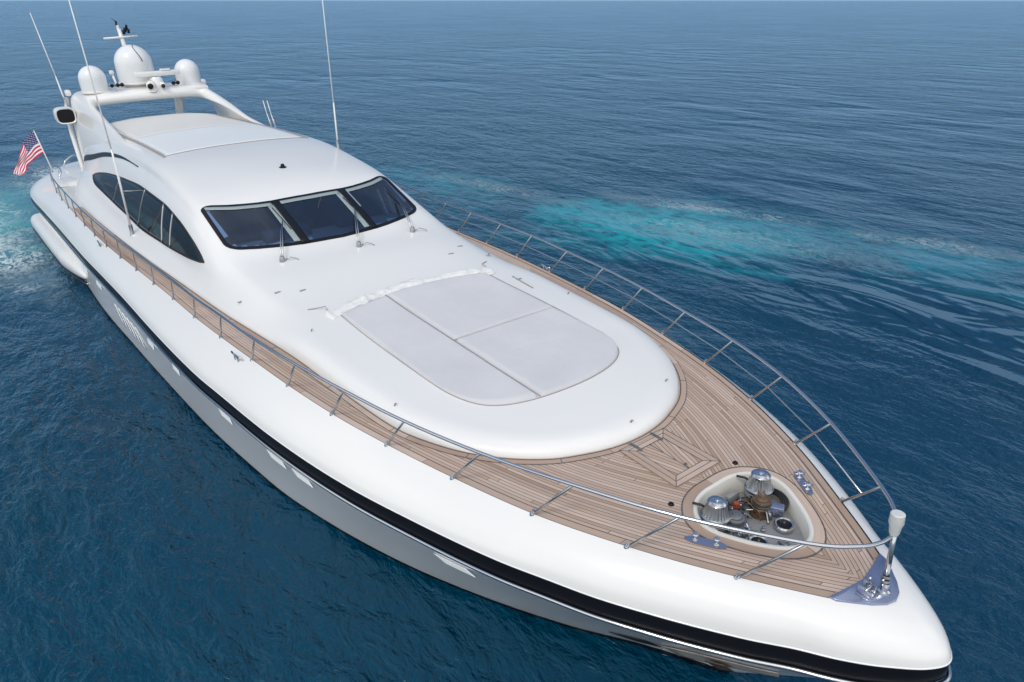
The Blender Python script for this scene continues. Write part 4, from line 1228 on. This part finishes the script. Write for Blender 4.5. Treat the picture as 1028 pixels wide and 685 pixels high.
# ------------------------------------------------------------------ whip antennas
def whip(base, mid, tip, r0, r1, foot=True):
    a = D.objects.new('whip_antenna', None); COL.objects.link(a); a.parent = yacht
    base, mid, tip = Vector(base), Vector(mid), Vector(tip)
    tube('lower_rod', [base, mid], [r0, r0*.8], M['white'], a, seg=8)
    tube('upper_rod', [mid, mid.lerp(tip, .5), tip], [r0*.62, r1*1.2, r1], M['white'], a, seg=8)
    lathe('antenna_mount', [(0, .22), (r0*1.6, .2), (r0*1.7, .0), (r0*2.5, -.03)], M['steel'], a, c=base, seg=12)
    return a
wa = whip((-14.21, -2.66, 2.08), (-14.05, -2.66, 3.9), (-14.50, -2.66, 7.2), .024, .010)
tube('antenna_bracket', [(-14.14, -2.66, 3.02), (-14.16, -2.25, 2.96)], .012, M['steel'], wa, seg=6)
whip((-24.0, -2.16, 3.70), (-24.3, -2.20, 4.5), (-25.0, -2.32, 6.26), .024, .012)
whip((-13.5, 1.96, 3.36), (-13.5, 1.98, 4.4), (-13.5, 2.03, 7.4), .022, .010)
whip((-17.69, 1.90, 3.36), (-17.95, 1.92, 3.7), (-18.18, 1.95, 4.0), .013, .010)
whip((-17.38, 1.90, 3.40), (-17.62, 1.92, 3.72), (-17.85, 1.95, 4.03), .013, .010)

# ------------------------------------------------------------------ aft deck, quarter handrails
def aft_deck():
    rows = []
    grid_mesh('side_deck', [[Vector((x, (at_x(L0, x, 1)-.01)*(j/12-1), deck_z(x, (at_x(L0, x, 1)-.01)*(j/12-1))+.004)) for j in range(25)] for x in [-18.4-3.2*i/10 for i in range(11)]], M['offwhite'], yacht)
    for i in range(17):
        x = -21.3-3.6*i/16
        y0 = at_x(L0, x, 1)
        z = at_x(L0, x, 2)+0.02
        rows.append([Vector((x, y0*(j/12-1), z+(.09 if 0 < i else -.03)*(1-abs(j/12-1)**8))) for j in range(25)])
    grid_mesh('aft_deck', rows, M['white'], yacht)
aft_deck()
for sg in (-1, 1):
    tube('quarter_handrail', catmull([(-23.9, sg*2.72, 1.88), (-23.95, sg*2.62, 2.06), (-24, sg*2.38, 2.19), (-24, sg*2.15, 2.17), (-23.7, sg*2.2, 2.05)], 5), .022, M['chrome'], yacht, seg=8)
tube('quarter_rail', catmull([(-22.2, -3.05, 1.83), (-22.3, -3.0, 2.1), (-21.5, -3.02, 2.3), (-20.4, -3.12, 2.36)], 5), .018, M['chrome'], yacht, seg=8)

# side sponsons low on the aft quarters
for sg in (-1, 1):
    rows = []
    n = 40
    for i in range(n+1):
        t = i/n; x = -23.7+7.0*t
        y = 3.80-0.30*t+.02*math.sin(math.pi*t); z = .50+.02*t
        e = min(1, (math.sin(math.pi*min(t, .5)/1.0*1.0)*1) if t < .08 else 1)
        e = min(1, (t/.07)**.5, ((1-t)/.28)**.55)
        ry, rz = .27*e+.001, .27*e+.001
        rows.append([Vector((x, sg*(y+math.copysign(abs(math.cos(a))**.8, math.cos(a))*ry), z+math.copysign(abs(math.sin(a))**.8, math.sin(a))*rz)) for a in [2*math.pi*k/20 for k in range(20)]])
    sp = grid_mesh('side_sponson', rows, M['white'], yacht, close_cols=True)
    tube('rub_strip', [Vector((r[0].x, sg*(abs(r[0].y)-.015), r[0].z-.15)) for r in rows[1:-1]], .022, M['black'], sp, seg=6)
    tube('lower_lip', [Vector((r[0].x, sg*(abs(r[0].y)-.05), r[0].z-.20)) for r in rows[1:-1]], .03, M['steel'], sp, seg=6)

# ------------------------------------------------------------------ hull portlights and vents
def quad_patch(name, q, mat, parent, sgn, o_top=.006, o_bot=.03, n=8):
    """q: (x, z) corners top-aft, top-fwd, bottom-fwd, bottom-aft on the lower hull"""
    rows = []
    for i in range(n+1):
        t = i/n
        a = (q[0][0]+(q[3][0]-q[0][0])*t, q[0][1]+(q[3][1]-q[0][1])*t); b = (q[1][0]+(q[2][0]-q[1][0])*t, q[1][1]+(q[2][1]-q[1][1])*t)
        rows.append([side_at(a[0]+(b[0]-a[0])*k/n, a[1]+(b[1]-a[1])*k/n, sgn, o_top+(o_bot-o_top)*t, LB)[0] for k in range(n+1)])
    o = grid_mesh(name, rows, mat, parent)
    m = o.modifiers.new('solid', 'SOLIDIFY'); m.thickness = 0.008; m.offset = 0
    return o
M['portlight'] = simple('pale_sky_glint', (0.86, 0.88, 0.88), 0.15, 0, .03, coat=.5)  # portlights and vents: pale colour stands in for reflected sky, tilted to brighten
for sgn in (-1, 1):
    for x_, z_, l_ in ((-5.68, 1.37, .50), (-5.05, 1.38, .46), (-2.66, 1.38, .50), (-7.2, 1.33, .48), (-9.25, 1.27, .42), (-10.9, 1.13, .5), (-14.95, 1.08, .6), (-16.4, 1.05, .6)):
        z_ -= .07; q = [(x_, z_), (x_+l_*.80, z_), (x_+l_, z_-.05), (x_+l_*.28, z_-.045)]
        quad_patch('portlight', q, M['portlight'], yacht, sgn, .006, .034, 14)
    for k in range(6):
        x = -13.50+.31*k
        quad_patch('engine_vent', [(x, .90), (x+.09, .90), (x+.42, .58), (x+.34, .57)], M['portlight'], yacht, sgn, .004, .022)
# anchor pocket
ap = quad_patch('anchor_pocket', [(-0.80, .52), (0.28, .88), (0.22, .66), (-0.76, .22)], M['anchor'], yacht, -1, .012, .02)
quad_patch('anchor_fluke', [(-.38, .62), (-.2, .68), (-.16, .5), (-.34, .42)], M['bronze'], ap, -1, .05, .06)
quad_patch('hawse_hole', [(-1.2, .62), (-.9, .62), (-.84, .42), (-1.05, .42)], M['black'], ap, -1, .012, .016)

# ------------------------------------------------------------------ ensign
def flag():
    fs = D.objects.new('flag_staff', None); COL.objects.link(fs); fs.parent = yacht
    A = Vector((-24.3, -3.02, 1.80)); B = Vector((-24.55, -3.17, 2.98))
    tube('staff', [A, B], [.022, .016], M['white'], fs, seg=8)
    lathe('staff_ball', [(0, .05), (.025, .03), (.02, 0)], M['chrome'], fs, c=B, seg=10)
    t = NT('flag_cloth')
    uv = t.t.nodes.new('ShaderNodeUVMap').outputs[0]
    sp = t.t.nodes.new('ShaderNodeSeparateXYZ'); t.l(uv, sp.inputs[0]); u, v = sp.outputs[0], sp.outputs[1]
    st = t.math('MODULO', t.math('FLOOR', t.math('MULTIPLY', v, 12.999)), 2)
    col = t.mix(st, (.58, .004, .06), (.80, .76, .78))
    can = t.math('MULTIPLY', t.math('LESS_THAN', u, .40), t.math('GREATER_THAN', v, 6/13))
    # stars: staggered rows of small five-lobed dots in the canton
    cu = t.math('MULTIPLY', t.math('DIVIDE', u, .40), 6.0); cv = t.math('MULTIPLY', t.math('DIVIDE', t.math('SUBTRACT', v, 6/13), 7/13), 9.0)
    rowi = t.math('FLOOR', cv)
    cu2 = t.math('ADD', cu, t.math('MULTIPLY', t.math('MODULO', rowi, 2), .5))
    fu = t.math('SUBTRACT', t.math('FRACT', cu2), .5); fv = t.math('SUBTRACT', t.math('FRACT', cv), .5)
    an = t.math('ARCTAN2', fu, fv)
    rr = t.math('SQRT', t.math('ADD', t.math('MULTIPLY', fu, fu), t.math('MULTIPLY', t.math('MULTIPLY', fv, fv), .6)))
    lim = t.math('ADD', .19, t.math('MULTIPLY', t.math('COSINE', t.math('MULTIPLY', an, 5)), .09))
    star = t.math('LESS_THAN', rr, lim)
    cc = t.mix(star, (.008, .012, .12), (.7, .7, .75))
    t.l(t.mix(can, col, cc), t.b.inputs['Base Color'])
    t.b.inputs['Roughness'].default_value = .8
    n1, n2 = 40, 26
    rows = []; uvs = []
    H0 = A.lerp(B, .98); H1 = A.lerp(B, .42)
    for i in range(n1+1):
        s = i/n1
        row = []; ur = []
        for j in range(n2+1):
            w = j/n2            # 0 bottom, 1 top
            h = H1.lerp(H0, w)
            # cloth droops: fly end falls towards the water, folds gather
            dx = -.25*s; dy = -1.22*s**.85*(1-.22*(w)); dz = -(.62+.62*w)*s**1.25+.22*s*(1-s)*w
            f = .07*math.sin(9*s-4*w)*s+.035*math.sin(17*s+7*w)*s
            row.append(Vector((h.x+dx+f*1.2, h.y+dy*(.62+.25*w)+f*.4, h.z+dz)))
            ur.append((s, w))
        rows.append(row); uvs.append(ur)
    o = grid_mesh('flag', rows, t.m, None, uvs=uvs)
    o.rotation_euler = (HEEL, 0, 0)
    o['label'] = 'red white and blue striped flag with stars hanging from a staff at the stern'
    o['category'] = 'flag'
flag()

# ------------------------------------------------------------------ sea
def water():
    t = NT('sea_water')
    geo = t.t.nodes.new('ShaderNodeTexCoord').outputs['Object']
    def co(scale, rz=0.0, loc=(0, 0, 0)):
        mp = t.t.nodes.new('ShaderNodeMapping'); mp.inputs['Scale'].default_value = scale; mp.inputs['Rotation'].default_value = (0, 0, rz); mp.inputs['Location'].default_value = loc
        t.l(geo, mp.inputs[0]); return mp.outputs[0]
    def blob(cx, cy, rx, ry, rot=0.0, soft=1.0, warp=.5, ns=.25):
        """soft mask of a patch of aerated water, ragged by noise; metres in the world"""
        mp = t.t.nodes.new('ShaderNodeMapping'); mp.vector_type = 'TEXTURE'
        mp.inputs['Location'].default_value = (cx, cy, 0); mp.inputs['Rotation'].default_value = (0, 0, rot); mp.inputs['Scale'].default_value = (rx, ry, 1)
        t.l(geo, mp.inputs[0])
        ln = t.t.nodes.new('ShaderNodeVectorMath'); ln.operation = 'LENGTH'; t.l(mp.outputs[0], ln.inputs[0])
        nz = t.noise(ns, 5, .62, geo, .6)
        d = t.math('ADD', ln.outputs['Value'], t.math('MULTIPLY', t.math('SUBTRACT', nz, .5), warp*2))
        mr = t.t.nodes.new('ShaderNodeMapRange'); mr.interpolation_type = 'SMOOTHSTEP'
        t.l(d, mr.inputs[0]); mr.inputs[1].default_value = 1.0; mr.inputs[2].default_value = 1.0-soft; mr.inputs[3].default_value = 0; mr.inputs[4].default_value = 1
        return mr.outputs[0]
    big = t.noise(.03, 3, .5, geo)
    base = t.ramp(big, [(.3, (.0001, .034, .084)), (.7, (.0002, .052, .092))])
    return t, geo, co, blob, base
t, geo, co, blob, base = water()
TURQ = [
    # x, y, rx, ry, rotation, amount, colour, raggedness (air bubbles under the surface)
    (-11.5, 13.2, 18.0, 5.2, 22, .7, (.002, .11, .17), .9),
    (-12.4, 11.6, 6.6, 4.2, 15, .95, (.010, .33, .38), 1.0),
    (-8.5, 14.4, 7.5, 3.4, 22, .6, (.008, .22, .29), 1.1),
    (-4.0, 15.8, 7.5, 3.0, 18, .5, (.008, .17, .24), 1.1),
    (-22.0, 10.0, 5.0, 2.2, 10, .6, (.008, .22, .27), .7),
    (-27.0, -6.5, 11.0, 5.5, 0, 1.0, (.05, .36, .38), .5),
    (-14.0, -8.0, 9.0, 3.0, 10, .35, (.002, .06, .06), .5),
]
brk = t.ramp(t.noise(.75, 5, .65, co((1, 2.1, 1), R(-20)), 1.6), [(.36, .15), (.56, 1.0)])
for (cx, cy, rx, ry, rot, amt, c, warp) in TURQ:
    m_ = t.math('MULTIPLY', t.math('MULTIPLY', blob(cx, cy, rx, ry, R(rot), 1.0, warp), amt), brk if cx > -25 and cy > 0 else 1.0)
    base = t.mix(m_, base, c)
FOAM = [
    (-27.0, -5.8, 9.0, 2.4, 0, 1.0), (-23.0, -5.3, 7.0, 1.8, 8, 1.0), (-30.0, -9.0, 9.0, 2.6, 0, 1.0), (-32.0, -2.0, 6.0, 2.5, 0, 1.0), (-13.0, 14.9, 6.0, 1.0, 22, .45), (-20.0, 10.9, 6.0, 1.0, 12, .4),
    (-6.0, 17.2, 4.0, 1.0, 22, .4), (-10.5, 13.0, 7.0, 2.0, 20, .3),
]
foam = None
for (cx, cy, rx, ry, rot, amt) in FOAM:
    m_ = t.math('MULTIPLY', blob(cx, cy, rx, ry, R(rot), .9, .7, .5), amt)
    foam = m_ if foam is None else t.math('MAXIMUM', foam, m_)
fn = t.noise(2.2, 8, .75, co((1, 1.6, 1), .6), 1.8)
fn = t.math('ADD', fn, t.math('MULTIPLY', t.math('SUBTRACT', t.noise(.5, 3, .5, geo), .5), .3))
fm = t.math('MULTIPLY', foam, t.ramp(fn, [(.43, 0.0), (.58, 1.0)]))
base = t.mix(fm, base, (.62, .72, .74))
t.l(base, t.b.inputs['Base Color'])
t.b.inputs['IOR'].default_value = 1.333
t.l(t.math('ADD', .04, t.math('MULTIPLY', fm, .6)), t.b.inputs['Roughness'])
# waves: swell, chop, ripples with patches of calmer water
n1 = t.noise(.16, 3, .5, co((1, 1.9, 1), R(-28)), .3)
n2 = t.noise(.62, 4, .58, co((1, 2.0, 1), R(-35)), .5)
n3 = t.noise(2.6, 4, .6, co((1, 1.7, 1), R(-20)), .6)
calm = t.ramp(t.noise(.045, 3, .55, geo, .8), [(.38, .25), (.62, 1.0)])
slick = t.math('MAXIMUM', blob(-2.5, 12.5, 9.0, 5.5, R(22), .8, .5), t.math('MULTIPLY', blob(-10.0, 10.5, 9.0, 3.0, R(20), .8, .4), .7))
inv = t.math('SUBTRACT', 1.0, t.math('MULTIPLY', slick, .85))
calm = t.math('MULTIPLY', calm, inv)
ns_ = t.noise(.30, 2, .40, co((1, 2.4, 1), R(-14)), 1.6)
h = t.math('ADD', t.math('MULTIPLY', n1, 1.5), t.math('MULTIPLY', t.math('MULTIPLY', n2, calm), .8))
h = t.math('ADD', h, t.math('MULTIPLY', t.math('MULTIPLY', ns_, slick), 1.25))
h = t.math('ADD', h, t.math('MULTIPLY', t.math('MULTIPLY', n3, calm), .32))
n4 = t.noise(8.0, 3, .6, co((1, 1.5, 1), R(-10)), .4)
h = t.math('ADD', h, t.math('MULTIPLY', t.math('MULTIPLY', n4, inv), .045))
bn = t.n('Bump', Strength=1.0, Distance=1.0)
t.l(t.math('MULTIPLY', h, 0.45), bn.inputs['Height']); t.l(bn.outputs[0], t.b.inputs['Normal'])
bm = bmesh.new()
Rr = 12000
vs = [bm.verts.new((Rr*math.cos(2*math.pi*k/64), Rr*math.sin(2*math.pi*k/64), 0)) for k in range(64)]
bm.faces.new(vs)
sea = from_bm('water', bm, t.m, None, smooth=False)
sea['kind'] = 'structure'
